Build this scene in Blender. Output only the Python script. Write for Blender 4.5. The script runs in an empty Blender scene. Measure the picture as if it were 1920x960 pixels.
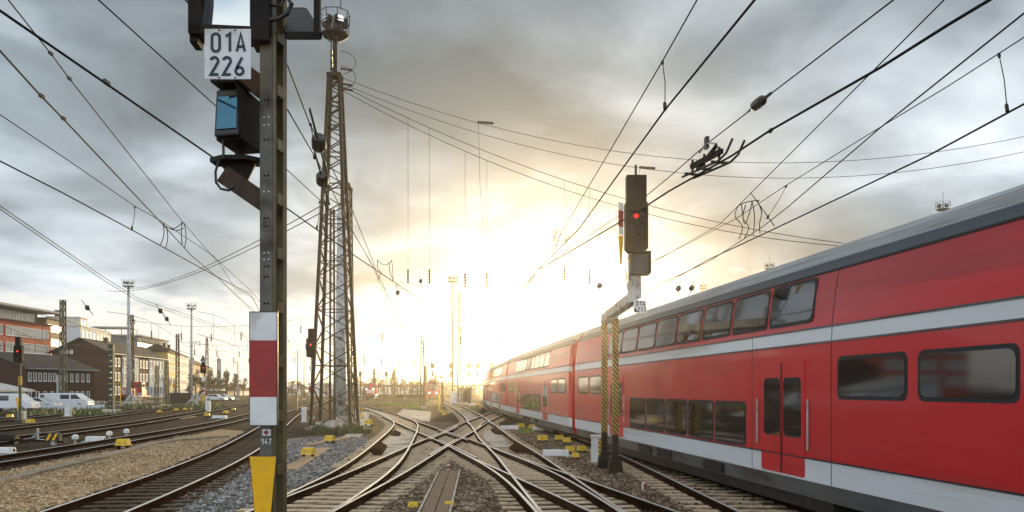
import bpy, bmesh, math, random
import numpy as np
from mathutils import Vector, Matrix
random.seed(7); rng = np.random.default_rng(11)
R = math.radians
SC = bpy.context.scene
COL = SC.collection

# ------------------------------------------------------------------ camera
FPX, HOR, CZ = 1500.0, 731.0, 2.37
cam = bpy.data.cameras.new('camera'); cam_o = bpy.data.objects.new('camera', cam); COL.objects.link(cam_o)
cam_o.location = (0, 0, CZ); cam_o.rotation_euler = (R(90), 0, 0)
cam.sensor_width = 36; cam.lens = 36*FPX/1920; cam.shift_y = (HOR-480)/1920
cam.clip_start = .1; cam.clip_end = 6000
SC.camera = cam_o

# ------------------------------------------------------------------ light
SUN_EL, SUN_AZ = 4.8, 3.0            # degrees; azimuth clockwise from +Y
sdir = Vector((math.sin(R(SUN_AZ))*math.cos(R(SUN_EL)), math.cos(R(SUN_AZ))*math.cos(R(SUN_EL)), math.sin(R(SUN_EL))))
sun = bpy.data.lights.new('sun', 'SUN'); sun_o = bpy.data.objects.new('sun', sun); COL.objects.link(sun_o)
sun.energy = 5.0; sun.angle = R(1.5); sun.color = (1, .74, .38)
sun_o.rotation_euler = (-sdir).to_track_quat('-Z', 'Y').to_euler()
sun_o.location = (0, 60, 40)
SC.view_settings.view_transform = 'Standard'; SC.view_settings.look = 'None'
SC.view_settings.gamma = 1; SC.view_settings.use_curve_mapping = False
SC.view_settings.exposure = 0.1
HAZE_DENSITY, HAZE_G = .0004, .875

W = bpy.data.worlds.new('World'); SC.world = W; W.use_nodes = True
class NT:
    def __init__(s, nt): s.nt = nt; nt.nodes.clear()
    def n(s, typ, **k):
        nd = s.nt.nodes.new(typ)
        for a, v in k.items():
            if a == 'ins':
                for key, val in v.items(): s.set(nd, key, val)
            else: setattr(nd, a, v)
        return nd
    def set(s, nd, key, val):
        sock = nd.inputs[key]
        if isinstance(val, bpy.types.NodeSocket): s.nt.links.new(val, sock)
        else:
            if sock.type == 'RGBA' and len(val) == 3: val = (*val, 1)
            sock.default_value = val
    def math(s, op, a, b=0.0, c=None, clamp=False):
        nd = s.n('ShaderNodeMath', operation=op, use_clamp=clamp); s.set(nd, 0, a); s.set(nd, 1, b)
        if c is not None: s.set(nd, 2, c)
        return nd.outputs[0]
    def vmath(s, op, a, b=None, out=0, scale=None):
        nd = s.n('ShaderNodeVectorMath', operation=op); s.set(nd, 0, a)
        if b is not None: s.set(nd, 1, b)
        if scale is not None: s.set(nd, 3, scale)
        return nd.outputs[out]
    def ramp(s, fac, stops, interp='LINEAR'):
        nd = s.n('ShaderNodeValToRGB'); s.set(nd, 0, fac); cr = nd.color_ramp; cr.interpolation = interp
        while len(cr.elements) < len(stops): cr.elements.new(.5)
        for e, (p, c) in zip(cr.elements, stops):
            e.position = p; e.color = (c, c, c, 1) if not hasattr(c, '__len__') else (*c, 1)
        return nd.outputs[0]
    def mix(s, f, a, b, blend='MIX'):
        nd = s.n('ShaderNodeMix', data_type='RGBA', blend_type=blend); s.set(nd, 0, f); s.set(nd, 6, a); s.set(nd, 7, b)
        return nd.outputs[2]
    def noise(s, vec, scale, detail=4, rough=.55, dist=0, out=0):
        nd = s.n('ShaderNodeTexNoise'); s.set(nd, 'Vector', vec); s.set(nd, 'Scale', scale); s.set(nd, 'Detail', detail)
        s.set(nd, 'Roughness', rough); s.set(nd, 'Distortion', dist); return nd.outputs[out]
    def smooth(s, x, a, b, lo=0., hi=1.):
        nd = s.n('ShaderNodeMapRange', interpolation_type='SMOOTHSTEP'); s.set(nd, 0, x); s.set(nd, 1, a); s.set(nd, 2, b); s.set(nd, 3, lo); s.set(nd, 4, hi)
        return nd.outputs[0]

def build_sky():
    t = NT(W.node_tree)
    d = t.n('ShaderNodeTexCoord').outputs['Generated']
    sep = t.n('ShaderNodeSeparateXYZ'); t.set(sep, 0, d)
    x, y, z = sep.outputs
    zc = t.math('MAXIMUM', z, 0.0)
    inv = t.math('DIVIDE', 1.0, t.math('ADD', zc, .22))
    flat = t.n('ShaderNodeCombineXYZ'); t.set(flat, 0, t.math('MULTIPLY', x, inv)); t.set(flat, 1, t.math('MULTIPLY', y, inv)); t.set(flat, 2, 3.1)
    p = flat.outputs[0]
    big = t.noise(p, .95, 3, .5, .3)
    mid = t.noise(t.vmath('ADD', p, (4.2, 1.7, .0)), 2.6, 8, .52, .35)
    dens = t.math('ADD', t.math('MULTIPLY', big, .64), t.math('MULTIPLY', mid, .36))
    cl = t.ramp(dens, [(.36, (.95, .97, .97)), (.44, (.62, .66, .69)), (.51, (.36, .40, .43)), (.60, (.20, .225, .235))])
    # cooler away from the sun's side
    sdot = t.vmath('DOT_PRODUCT', d, tuple(sdir), out=1)
    warm = t.smooth(sdot, .90, .985)
    cl = t.mix(warm, t.mix(.8, cl, (.88, .97, 1.05), 'MULTIPLY'), t.mix(1.0, cl, (1.0, 1.0, .97), 'MULTIPLY'))
    cl = t.vmath('SCALE', cl, scale=t.smooth(z, .20, .50, 1.08, .76))
    # bright gap under the cloud deck
    edge = t.math('ADD', z, t.math('MULTIPLY', t.math('SUBTRACT', t.noise(p, 3.0, 6, .6, .4), .5), .15))
    nearsun = t.smooth(sdot, .935, .99)
    gap = t.smooth(edge, t.math('ADD', .115, t.math('MULTIPLY', nearsun, .03)), t.math('ADD', .085, t.math('MULTIPLY', nearsun, .03)))
    cl = t.mix(t.math('MULTIPLY', gap, t.math('ADD', .85, t.math('MULTIPLY', nearsun, .15))), cl, (.93, .94, .92))
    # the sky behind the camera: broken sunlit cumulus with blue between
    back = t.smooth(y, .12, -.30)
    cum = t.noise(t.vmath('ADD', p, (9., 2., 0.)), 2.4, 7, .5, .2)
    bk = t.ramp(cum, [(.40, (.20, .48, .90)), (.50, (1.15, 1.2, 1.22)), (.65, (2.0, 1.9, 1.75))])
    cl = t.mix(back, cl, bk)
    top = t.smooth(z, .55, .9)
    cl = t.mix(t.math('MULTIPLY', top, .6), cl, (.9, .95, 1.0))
    sky = t.n('ShaderNodeTexSky', sky_type='NISHITA'); sky.sun_disc = False; sky.sun_elevation = R(SUN_EL); sky.sun_rotation = R(SUN_AZ)
    # aureole of the sun through the thin cloud
    sd = t.math('MAXIMUM', sdot, 0.0)
    g1 = t.math('MULTIPLY', t.math('POWER', sd, 60.), .12)
    g2 = t.math('MULTIPLY', t.math('POWER', sd, 420.), .35)
    g3 = t.math('MULTIPLY', t.math('POWER', sd, 2600.), 3.0)
    glow = t.vmath('SCALE', (1.0, .80, .48), scale=t.math('ADD', g1, t.math('ADD', g2, g3)))
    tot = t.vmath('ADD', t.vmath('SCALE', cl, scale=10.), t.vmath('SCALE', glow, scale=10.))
    tot = t.vmath('ADD', tot, t.vmath('SCALE', sky.outputs[0], scale=.05))
    below = t.smooth(z, -.02, -.001)
    tot = t.mix(below, (.6, .55, .5), tot)
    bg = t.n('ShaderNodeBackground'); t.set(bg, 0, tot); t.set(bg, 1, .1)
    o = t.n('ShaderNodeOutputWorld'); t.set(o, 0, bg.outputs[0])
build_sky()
SC.cycles.use_denoising = True
SC.cycles.max_bounces = 6; SC.cycles.volume_bounces = 0
SC.cycles.sample_clamp_indirect = 6

# ------------------------------------------------------------------ helpers
def G(x, y, z=0.0):
    Y = FPX*(CZ-z)/(y-HOR); return Vector(((x-960)*Y/FPX, Y, z))
def D(x, y, Y):
    return Vector(((x-960)*Y/FPX, Y, CZ-(y-HOR)*Y/FPX))

class MB:
    def __init__(s): s.v = []; s.f = []; s.m = []
    def face(s, idx, m=0): s.f.append(tuple(idx)); s.m.append(m)
    def add(s, vs, fs, m=0, M=None):
        b = len(s.v)
        s.v += [tuple(M @ Vector(p)) if M is not None else tuple(p) for p in vs]
        for f in fs: s.face([b+i for i in f], m)
        return s
    def box(s, c, size, rz=0, m=0, taper=1.0, M=None):
        sx, sy, sz = size[0]/2, size[1]/2, size[2]/2
        vs = []
        for k, zz in enumerate((-sz, sz)):
            q = taper if k else 1
            for a, b in ((-1, -1), (1, -1), (1, 1), (-1, 1)):
                px, py = a*sx*q, b*sy*q
                ca, sa = math.cos(rz), math.sin(rz)
                vs.append((c[0]+px*ca-py*sa, c[1]+px*sa+py*ca, c[2]+zz))
        return s.add(vs, [(3, 2, 1, 0), (4, 5, 6, 7), (0, 1, 5, 4), (1, 2, 6, 5), (2, 3, 7, 6), (3, 0, 4, 7)], m, M)
    def bar(s, p0, p1, w, h=None, m=0, n=4, up=(0, 0, 1), M=None):
        p0, p1 = Vector(p0), Vector(p1); h = h or w
        t = (p1-p0)
        if t.length < 1e-6: return s
        t.normalize(); u = Vector(up)
        if abs(t.dot(u)) > .98: u = Vector((0, 1, 0))
        a = t.cross(u).normalized(); b = a.cross(t)
        vs = []
        for p in (p0, p1):
            if n == 4:
                for i, j in ((-1, -1), (1, -1), (1, 1), (-1, 1)): vs.append(p+a*(i*w/2)+b*(j*h/2))
            else:
                for k in range(n):
                    q = 2*math.pi*k/n; vs.append(p+a*(math.cos(q)*w/2)+b*(math.sin(q)*h/2))
        fs = [tuple(range(n))[::-1], tuple(range(n, 2*n))]+[(k, (k+1) % n, n+(k+1) % n, n+k) for k in range(n)]
        return s.add(vs, fs, m, M)
    def tube(s, pts, r, n=6, m=0, M=None, closed=False):
        pts = [Vector(p) for p in pts]; vs = []; N = len(pts)
        for i, p in enumerate(pts):
            t = pts[min(i+1, N-1)]-pts[max(i-1, 0)]; t.normalize()
            u = Vector((0, 0, 1)) if abs(t.z) < .95 else Vector((0, 1, 0))
            a = t.cross(u).normalized(); b = a.cross(t)
            rr = r[i] if hasattr(r, '__len__') else r
            for k in range(n):
                q = 2*math.pi*k/n; vs.append(p+a*math.cos(q)*rr+b*math.sin(q)*rr)
        fs = [(i*n+k, i*n+(k+1) % n, (i+1)*n+(k+1) % n, (i+1)*n+k) for i in range(N-1) for k in range(n)]
        fs += [tuple(range(n))[::-1], tuple(range((N-1)*n, N*n))]
        return s.add(vs, fs, m, M)
    def prism(s, pts, y0, y1, m=0, M=None):          # outline in x,z, extruded along y
        n = len(pts)
        vs = [(p[0], y0, p[1]) for p in pts]+[(p[0], y1, p[1]) for p in pts]
        fs = [tuple(range(n)), tuple(range(n, 2*n))[::-1]]+[(k, n+k, n+(k+1) % n, (k+1) % n) for k in range(n)]
        return s.add(vs, fs, m, M)
    def poly(s, pts, z0, z1, m=0):                   # outline in x,y, extruded along z
        n = len(pts)
        vs = [(p[0], p[1], z0) for p in pts]+[(p[0], p[1], z1) for p in pts]
        fs = [tuple(range(n))[::-1], tuple(range(n, 2*n))]+[(k, (k+1) % n, n+(k+1) % n, n+k) for k in range(n)]
        return s.add(vs, fs, m)
    def build(s, name, mats, parent=None, smooth=False, loc=None, rz=None, bevel=0):
        me = bpy.data.meshes.new(name); me.from_pydata(s.v, [], s.f)
        mats = mats if isinstance(mats, (list, tuple)) else [mats]
        for m in mats: me.materials.append(m)
        me.polygons.foreach_set('material_index', s.m)
        if smooth: me.polygons.foreach_set('use_smooth', [True]*len(s.f))
        bm = bmesh.new(); bm.from_mesh(me); bmesh.ops.recalc_face_normals(bm, faces=bm.faces); bm.to_mesh(me); bm.free()
        me.update()
        o = bpy.data.objects.new(name, me); COL.objects.link(o)
        if parent is not None: o.parent = parent
        if loc is not None: o.location = loc
        if rz is not None: o.rotation_euler = (0, 0, rz)
        if bevel:
            md = o.modifiers.new('edge', 'BEVEL'); md.width = bevel; md.segments = 2; md.limit_method = 'ANGLE'
        return o

def tag(o, label=None, cat=None, group=None, kind=None):
    if label: o['label'] = label
    if cat: o['category'] = cat
    if group: o['group'] = group
    if kind: o['kind'] = kind
    return o
def thing(name, label, cat, loc=(0, 0, 0), rz=0, group=None):
    o = bpy.data.objects.new(name, None); COL.objects.link(o)
    o.location = loc; o.rotation_euler = (0, 0, rz); o.empty_display_size = .3
    return tag(o, label, cat, group)
def kids(o): return [c for c in COL.objects if c.parent == o]
def copy_tree(o, loc=None, rz=None, label=None, group=None, parent=None):
    c = o.copy(); COL.objects.link(c)
    if parent is not None: c.parent = parent
    for ch in kids(o): copy_tree(ch, parent=c)
    if loc is not None: c.location = loc
    if rz is not None: c.rotation_euler = (0, 0, rz)
    if label: c['label'] = label
    if group: c['group'] = group
    return c

# ------------------------------------------------------------------ materials
def mat(name, col, rough=.6, metal=0., var=.0, vscale=3., bump=0., bscale=40., dirt=None, dscale=1.5, spec=.5, coat=0., stretch=None, col2=None):
    m = bpy.data.materials.new(name); m.use_nodes = True
    t = NT(m.node_tree)
    b = t.n('ShaderNodeBsdfPrincipled'); o = t.n('ShaderNodeOutputMaterial'); t.set(o, 0, b.outputs[0])
    pos = t.n('ShaderNodeTexCoord').outputs['Object']
    if stretch:
        mp = t.n('ShaderNodeMapping'); t.set(mp, 0, pos); t.set(mp, 'Scale', stretch); pos = mp.outputs[0]
    c = (*col, 1)
    if var:
        nz = t.noise(pos, vscale, 6, .6)
        lo = tuple(v*(1-var) for v in col); hi = col2 or tuple(min(1, v*(1+var)) for v in col)
        c = t.ramp(nz, [(.3, lo), (.7, hi)])
    if dirt:
        dn = t.noise(t.vmath('ADD', pos, (3.3, 1.1, 7.)), dscale, 7, .65)
        c = t.mix(t.smooth(dn, .48, .68), c, (*dirt, 1))
    t.set(b, 'Base Color', c); t.set(b, 'Metallic', metal); t.set(b, 'Specular IOR Level', spec)
    if var or dirt:
        t.set(b, 'Roughness', t.math('ADD', rough-.08, t.math('MULTIPLY', t.noise(pos, 9, 4), .16)))
    else: t.set(b, 'Roughness', rough)
    if coat: t.set(b, 'Coat Weight', coat); t.set(b, 'Coat Roughness', .06)
    if bump:
        bn = t.n('ShaderNodeBump'); t.set(bn, 'Strength', bump); t.set(bn, 'Distance', .02); t.set(bn, 'Height', t.noise(pos, bscale, 5, .6)); t.set(b, 'Normal', bn.outputs[0])
    return m
def emis(name, col, s):
    m = bpy.data.materials.new(name); m.use_nodes = True; t = NT(m.node_tree)
    e = t.n('ShaderNodeEmission'); t.set(e, 0, (*col, 1)); t.set(e, 1, s); o = t.n('ShaderNodeOutputMaterial'); t.set(o, 0, e.outputs[0]); return m
def stone_mat(name, cols, scale=17., dirt=(.045, .032, .022), dfrac=(.45, .62), bump=.9, dscale=.5):
    m = bpy.data.materials.new(name); m.use_nodes = True; t = NT(m.node_tree)
    b = t.n('ShaderNodeBsdfPrincipled'); o = t.n('ShaderNodeOutputMaterial'); t.set(o, 0, b.outputs[0])
    pos = t.n('ShaderNodeTexCoord').outputs['Object']
    v = t.n('ShaderNodeTexVoronoi'); t.set(v, 'Vector', pos); t.set(v, 'Scale', scale)
    rnd = t.n('ShaderNodeSeparateColor'); t.set(rnd, 0, v.outputs['Color'])
    c = t.ramp(rnd.outputs[0], [(0., cols[0]), (.5, cols[1]), (1., cols[2])])
    edge = t.smooth(v.outputs['Distance'], .35, .75)
    c = t.mix(t.math('MULTIPLY', edge, .55), c, tuple(q*.25 for q in cols[0]))
    big = t.noise(pos, dscale, 6, .62)
    c = t.mix(t.smooth(big, dfrac[0], dfrac[1]), c, t.mix(.5, c, (*dirt, 1)))
    sp = t.noise(pos, 2.4, 5, .7)
    c = t.mix(t.smooth(sp, .55, .72, 0, .55), c, (*dirt, 1))
    t.set(b, 'Base Color', c); t.set(b, 'Roughness', .9); t.set(b, 'Specular IOR Level', .04)
    bn = t.n('ShaderNodeBump'); t.set(bn, 'Strength', bump); t.set(bn, 'Distance', .05)
    t.set(bn, 'Height', t.math('SUBTRACT', t.noise(pos, 6, 5), v.outputs['Distance'])); t.set(b, 'Normal', bn.outputs[0])
    return m

M = {}
M['dark_ballast'] = stone_mat('dark_ballast', [(.020, .014, .010), (.048, .034, .024), (.12, .09, .066)])
M['grey_ballast'] = stone_mat('grey_ballast', [(.085, .085, .083), (.20, .20, .195), (.43, .43, .42)], dfrac=(.52, .75), dirt=(.07, .06, .05))
M['brown_ballast'] = stone_mat('brown_ballast', [(.09, .064, .038), (.225, .165, .105), (.48, .38, .26)])
M['bed_ballast'] = stone_mat('bed_ballast', [(.030, .020, .012), (.075, .050, .030), (.20, .145, .095)])
M['tan_gravel'] = stone_mat('tan_gravel', [(.23, .145, .07), (.52, .365, .195), (.85, .68, .44)], scale=19, dirt=(.14, .09, .05), dfrac=(.5, .7), bump=.9)
M['rust'] = mat('rail_rust', (.030, .015, .009), .85, 0, .5, 5, .3, 30, spec=.0, dirt=(.014, .009, .006), dscale=2)
M['steel'] = mat('rail_steel', (.78, .77, .75), .34, .95, .12, 2, stretch=(1, .1, 1))
M['sleeper'] = mat('sleeper_wood', (.54, .42, .28), .85, 0, .35, 4, .6, 25, spec=.05, dirt=(.19, .125, .075), dscale=2.2)
M['sleeper_dark'] = mat('sleeper_dark', (.075, .055, .042), .85, 0, .5, 4, .6, 25, spec=.05, dirt=(.022, .017, .013), dscale=2.2)
M['concrete'] = mat('concrete', (.54, .47, .37), .85, 0, .25, 3, .3, 50, spec=.1, dirt=(.20, .17, .14), dscale=1.1)
M['plank'] = mat('old_plank', (.22, .145, .085), .8, 0, .4, 8, .4, 30, stretch=(8, .6, 1))
M['mast_olive'] = mat('mast_olive', (.17, .135, .06), .5, .2, .35, 3, .1, 60, dirt=(.11, .085, .045), dscale=4)
M['mast_grey'] = mat('mast_dark_grey', (.125, .115, .095), .5, .2, .35, 3, .1, 60, dirt=(.045, .035, .025), dscale=4)
M['galv'] = mat('galvanised_steel', (.46, .49, .48), .6, .1, .3, 3, .1, 40, dirt=(.16, .12, .08), dscale=2.5)
M['lattice'] = mat('lattice_steel', (.036, .028, .020), .75, 0, .4, 3, spec=.2, dirt=(.040, .022, .012), dscale=2)
M['lattice_green'] = mat('lattice_green', (.045, .062, .05), .55, .3, .4, 3, dirt=(.05, .03, .02), dscale=2)
M['black'] = mat('black_paint', (.010, .013, .014), .42, 0, .4, 5, .05, 60, dirt=(.03, .024, .018), dscale=4)
M['brown_black'] = mat('brown_black_paint', (.014, .011, .009), .5, 0, .4, 5, .05, 60, spec=.12, dirt=(.026, .017, .011), dscale=5)
M['wire'] = mat('wire_copper', (.014, .013, .012), .8, 0, spec=.1)
M['insulator'] = mat('insulator_glaze', (.03, .022, .018), .25, 0, .3, 5)
M['white'] = mat('white_paint', (.78, .78, .76), .4, 0, .06, 2, dirt=(.55, .52, .48), dscale=3)
M['sign_red'] = mat('sign_red', (.36, .028, .020), .4, 0, .12, 8, dirt=(.27, .03, .02), dscale=8)
M['yellow'] = mat('yellow_paint', (.92, .49, .004), .4, 0, .08, 4, dirt=(.80, .41, .01), dscale=9)
M['yellow_box'] = mat('yellow_box', (.80, .52, .02), .5, 0, .12, 6, dirt=(.42, .29, .06), dscale=7)
M['navy'] = mat('navy_lettering', (.014, .022, .045), .5)
M['red_lamp'] = emis('red_lamp', (1, .05, .03), 1.5)
M['head_lamp'] = emis('head_lamp', (1, .93, .8), 6.0)
M['mirror_glass'] = mat('signal_glass', (.55, .60, .62), .04, 1.)
M['blue_glass'] = mat('blue_glass', (.045, .12, .18), .03, .9)
M['dark_glass'] = mat('dark_lens', (.05, .05, .05), .1, .6)
M['lid'] = mat('trough_lid', (.27, .22, .155), .85, 0, .3, 6, .4, 40, dirt=(.15, .11, .07), dscale=2)
M['train_red'] = mat('train_red', (.62, .008, .014), .38, 0, .08, .6, coat=.35, stretch=(1, .12, 1), dirt=(.42, .014, .017), dscale=.9, bump=.10, bscale=2.2)
M['train_white'] = mat('train_white', (.72, .74, .76), .4, 0, .06, .6, coat=.3, stretch=(1, .12, 1.5), dirt=(.58, .57, .54), dscale=1.6)
M['train_grey'] = mat('train_roof_grey', (.36, .37, .37), .45, .2, .25, 1.5, stretch=(4, .15, 4), dirt=(.20, .19, .18), dscale=2)
M['train_slate'] = mat('train_slate', (.055, .065, .078), .4, .1, .2, 1.5, stretch=(4, .15, 4))
M['train_skirt'] = mat('train_skirt', (.15, .15, .15), .5, .2, .3, 1.5, stretch=(1, .2, 1), dirt=(.08, .06, .05), dscale=2)
M['train_glass'] = mat('train_glass', (.018, .012, .012), .05, 0, spec=.9, coat=.6)
M['train_seal'] = mat('train_seal', (.02, .02, .02), .6)
M['underframe'] = mat('underframe', (.018, .015, .013), .7, .2, .4, 4, dirt=(.04, .026, .018), dscale=3)
M['brick_dark'] = mat('brick_dark', (.042, .013, .010), .85, 0, .35, 12, .3, 30, stretch=(1, 1, 3))
M['brick_mid'] = mat('brick_mid', (.075, .03, .024), .85, 0, .35, 12, .3, 30, stretch=(1, 1, 3))
M['roof_dark'] = mat('roof_dark', (.020, .018, .020), .9, 0, .3, 5, .3, 20)
M['orange'] = mat('orange_render', (.58, .075, .03), .7, 0, .12, 1.2, dirt=(.36, .07, .035), dscale=.4)
M['tan_wall'] = mat('tan_wall', (.26, .21, .13), .8, 0, .15, 1)
M['white_wall'] = mat('white_wall', (.66, .70, .72), .8, 0, .06, .5, dirt=(.52, .55, .56), dscale=.3)
M['cream_wall'] = mat('cream_wall', (.62, .58, .48), .8, 0, .08, .5)
M['yellow_wall'] = mat('yellow_wall', (.60, .38, .07), .8, 0, .1, .6)
M['tan_orange'] = mat('tan_orange_wall', (.42, .26, .13), .8, 0, .1, .6)
M['teal'] = mat('teal_cladding', (.10, .17, .18), .4, .2, .2, .8)
M['frame_white'] = mat('window_frame', (.72, .72, .70), .5)
M['pane'] = mat('window_pane', (.05, .06, .07), .06, 0, spec=.9)
M['pane_bright'] = mat('window_blind', (.50, .50, .46), .25, 0, .4, .8, stretch=(1, 3, .1), spec=.8)
M['car_white'] = mat('car_white', (.76, .78, .80), .25, 0, coat=.6)
M['car_silver'] = mat('car_silver', (.50, .56, .62), .25, .3, coat=.6)
M['car_glass'] = mat('car_glass', (.02, .025, .03), .05, 0, spec=.9)
M['tyre'] = mat('tyre', (.015, .015, .015), .8)
M['loco_red'] = mat('loco_red', (.50, .02, .022), .4, 0, .15, 2, coat=.3)
M['leaf'] = mat('leaf_green', (.05, .075, .022), .6, 0, .45, 1.2)
M['leaf_dark'] = mat('leaf_dark', (.022, .036, .014), .6, 0, .5, 1.2)
M['grass'] = mat('grass_green', (.22, .30, .05), .6, 0, .4, 2.)
M['bark'] = mat('bark', (.06, .045, .032), .9, 0, .3, 6)
M['dirt_white'] = mat('chalky_debris', (.55, .52, .47), .8, 0, .2, 4)
M['arm_brown'] = mat('arm_brown', (.075, .048, .032), .6, .1, .35, 5, .05, 60, spec=.2, dirt=(.045, .028, .018), dscale=5)
M['weed'] = mat('weed_green', (.085, .115, .025), .6, 0, .5, 1.5)
def striped(name, ca, cb, freq, dirv, rough=.45):
    m = bpy.data.materials.new(name); m.use_nodes = True; t = NT(m.node_tree)
    b = t.n('ShaderNodeBsdfPrincipled'); o = t.n('ShaderNodeOutputMaterial'); t.set(o, 0, b.outputs[0])
    pos = t.n('ShaderNodeTexCoord').outputs['Object']
    v = t.vmath('DOT_PRODUCT', pos, dirv, out=1)
    f = t.math('FRACT', t.math('MULTIPLY', v, freq))
    s = t.math('GREATER_THAN', f, .5)
    dn = t.noise(pos, 9, 6, .6)
    c = t.mix(s, (*ca, 1), (*cb, 1)); c = t.mix(t.smooth(dn, .5, .7, 0, .4), c, (.06, .045, .03, 1))
    t.set(b, 'Base Color', c); t.set(b, 'Roughness', rough); return m
M['stripe'] = striped('yellow_black_stripe', (.50, .29, .02), (.02, .019, .017), 7.6, (1.2, -.6, 1.0))
M['stripe_big'] = striped('yellow_black_board', (.85, .55, .02), (.012, .012, .012), 3.4, (1., 0, -1.))
M['stripe_tape'] = striped('yellow_black_tape', (.80, .50, .02), (.02, .019, .017), 7., (1., .3, 1.))

# ------------------------------------------------------------------ ground
def sheet(name, pts, z, m, kind='structure', sub=0):
    b = MB(); b.add([(p[0], p[1], z) for p in pts], [tuple(range(len(pts)))])
    o = b.build(name, m); tag(o, kind=kind); return o
def wobble(pts, amp, step=.7):
    out = []
    n = len(pts)
    for i in range(n):
        a, b = Vector(pts[i]), Vector(pts[(i+1) % n]); L = (b-a).length; k = max(1, int(L/step))
        nn = Vector((-(b-a).y, (b-a).x))/max(L, 1e-6)
        for j in range(k):
            q = a+(b-a)*j/k
            out.append(q+nn*random.uniform(-amp, amp))
    return out
sheet('ground', [(-1500, -40), (1500, -40), (1500, 1500), (-1500, 1500)], 0, M['dark_ballast'])

def curve(pts):
    ys = np.array([p[0] for p in pts]); xs = np.array([p[1] for p in pts])
    Y = np.arange(ys[0], ys[-1]+.01, 1.0)
    X = np.interp(Y, ys, xs)
    pad = 6; k = np.exp(-.5*(np.arange(-pad, pad+1)/2.6)**2); k /= k.sum()
    a = np.concatenate([X[0]-(X[1]-X[0])*np.arange(pad, 0, -1), X, X[-1]+(X[-1]-X[-2])*np.arange(1, pad+1)])
    return np.convolve(a, k, 'valid'), Y
TT_STRAIGHT = lambda y: 8.5-.131*y+(4.85*((y-30)/97)**2 if y > 30 else 0)
N1P = [(10, -16.1), (25, -16.3), (30, -16.7), (37, -17.5), (45, -18.4), (55, -19.8), (72, -23.3), (100, -29.5), (140, -38.5)]
TR = {
 'T1': [(9, -4.3), (16, -3.92), (20, -3.62), (25, -3.47), (31, -3.3), (37, -3.02), (44, -2.72), (57, -2.35), (66, -1.8), (85, -.95), (105, -.2)],
 'T2': [(10, -4.1), (16, -3.99), (20.5, -3.97), (25, -4.2), (32.4, -4.85), (42, -5.75), (51.6, -6.8), (57, -7.7), (65, -9.4), (72, -11.1), (79, -12.8), (90, -15.6), (105, -19.8), (122, -24.5), (160, -33)],
 'T3': [(9, 3.5), (14.4, 2.2), (17, 1.6), (21.2, .65), (26, -.58), (32, -1.82), (37.1, -3.02), (43.4, -4.53), (54, -7.0), (60, -8.4), (68, -10.3)],
 'T3b': [(9, 1.75), (15, 1.15), (18.2, .82), (21.1, .45), (24, -.1), (27, -.8), (30, -1.42)],
 'T5': [(9, 1.8), (14.4, 1.26), (17, 1.08), (20.7, .74), (27.3, .22), (32, -.3), (35, -.62), (45, -1.42), (57.5, -2.42), (68, -3.35), (95, -6.1), (127, -9.9), (150, -13), (187, -18.5), (240, -27)],
 'TL': [(9, -7.05), (14.4, -7.68), (18.2, -8.15), (24, -9.05), (30, -10.2), (38.4, -12.1), (46.5, -14), (60, -17.2), (75, -20.6), (91.7, -24), (130, -32), (180, -42)],
 'T7': [(9, 5.1), (14.5, 4.85), (17.5, 4.73), (21.4, 4.64), (28.2, 4.36), (34, 3.95), (40, 3.35)],
 'TT': [(y, TT_STRAIGHT(y)) for y in range(2, 131, 4)]+[(150, -4.9), (190, -9.), (260, -20), (330, -34)],
 'N1': N1P,
 'N2': [(y, x-5.0-.02*(y-25)) for y, x in N1P],
 'N3': [(y, x-9.8-.05*(y-25)) for y, x in N1P],
 'N4': [(y, x-14.6-.08*(y-25)) for y, x in N1P],
 'N5': [(y, x-19.4-.10*(y-25)) for y, x in N1P],
}
TRC = {k: curve(v) for k, v in TR.items()}
def tx(k, y): X, Y = TRC[k]; return float(np.interp(y, Y, X))

tan = [(-14.9, 24.2), (-16.4, 33), (-17.6, 43), (-18.0, 49), (-15.0, 45.5), (-13.6, 41), (-12.0, 34), (-10.9, 28.2), (-10.0, 23), (-9.3, 17), (-8.9, 12), (-14.8, 12)]
gp0 = [(-5.3, 12), (-5.2, 24), (-6, 34), (-7.5, 44), (-12, 62), (-17, 84), (-10, 112), (-3, 90), (0, 60), (3, 40), (4, 12)]
sheet('ballast_patch', wobble(gp0, .15), .002, M['bed_ballast'])
sheet('gravel_path', wobble(tan, .26, .4), .004, M['tan_gravel'])
gp = [(-7.0, 12), (-6.9, 14.5), (-7.4, 18.5), (-8.3, 24), (-9.4, 30), (-10.8, 35), (-11.7, 38), (-10., 40), (-7.6, 40.5), (-6.5, 37), (-5.75, 30), (-5.2, 24), (-5.15, 16), (-5.3, 12)]
sheet('ballast_patch', wobble(gp, .2), .004, M['grey_ballast'])
gp2 = [(-2.7, 12), (-2.55, 20), (-2.4, 26), (-2.1, 31), (-1.5, 28), (-.9, 23), (-.2, 18), (.2, 14), (.4, 12)]
sheet('ballast_patch', wobble(gp2, .12), .004, M['brown_ballast'])
gp3 = [(2.9, 12), (2.6, 16.5), (2.1, 21), (1.5, 27), (1.0, 33), (.3, 41), (-.4, 50), (.2, 58), (1.4, 50), (2.3, 42), (3.2, 33), (3.6, 25), (3.8, 18), (4., 12)]
sheet('ballast_patch', wobble(gp3, .16), .004, M['brown_ballast'])
gp4 = [(-6.5, 60), (-4.2, 60), (-3.9, 50), (-3.9, 44), (-4.6, 46), (-5.6, 52)]
sheet('ballast_patch', wobble(gp4, .2), .004, M['brown_ballast'])
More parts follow.
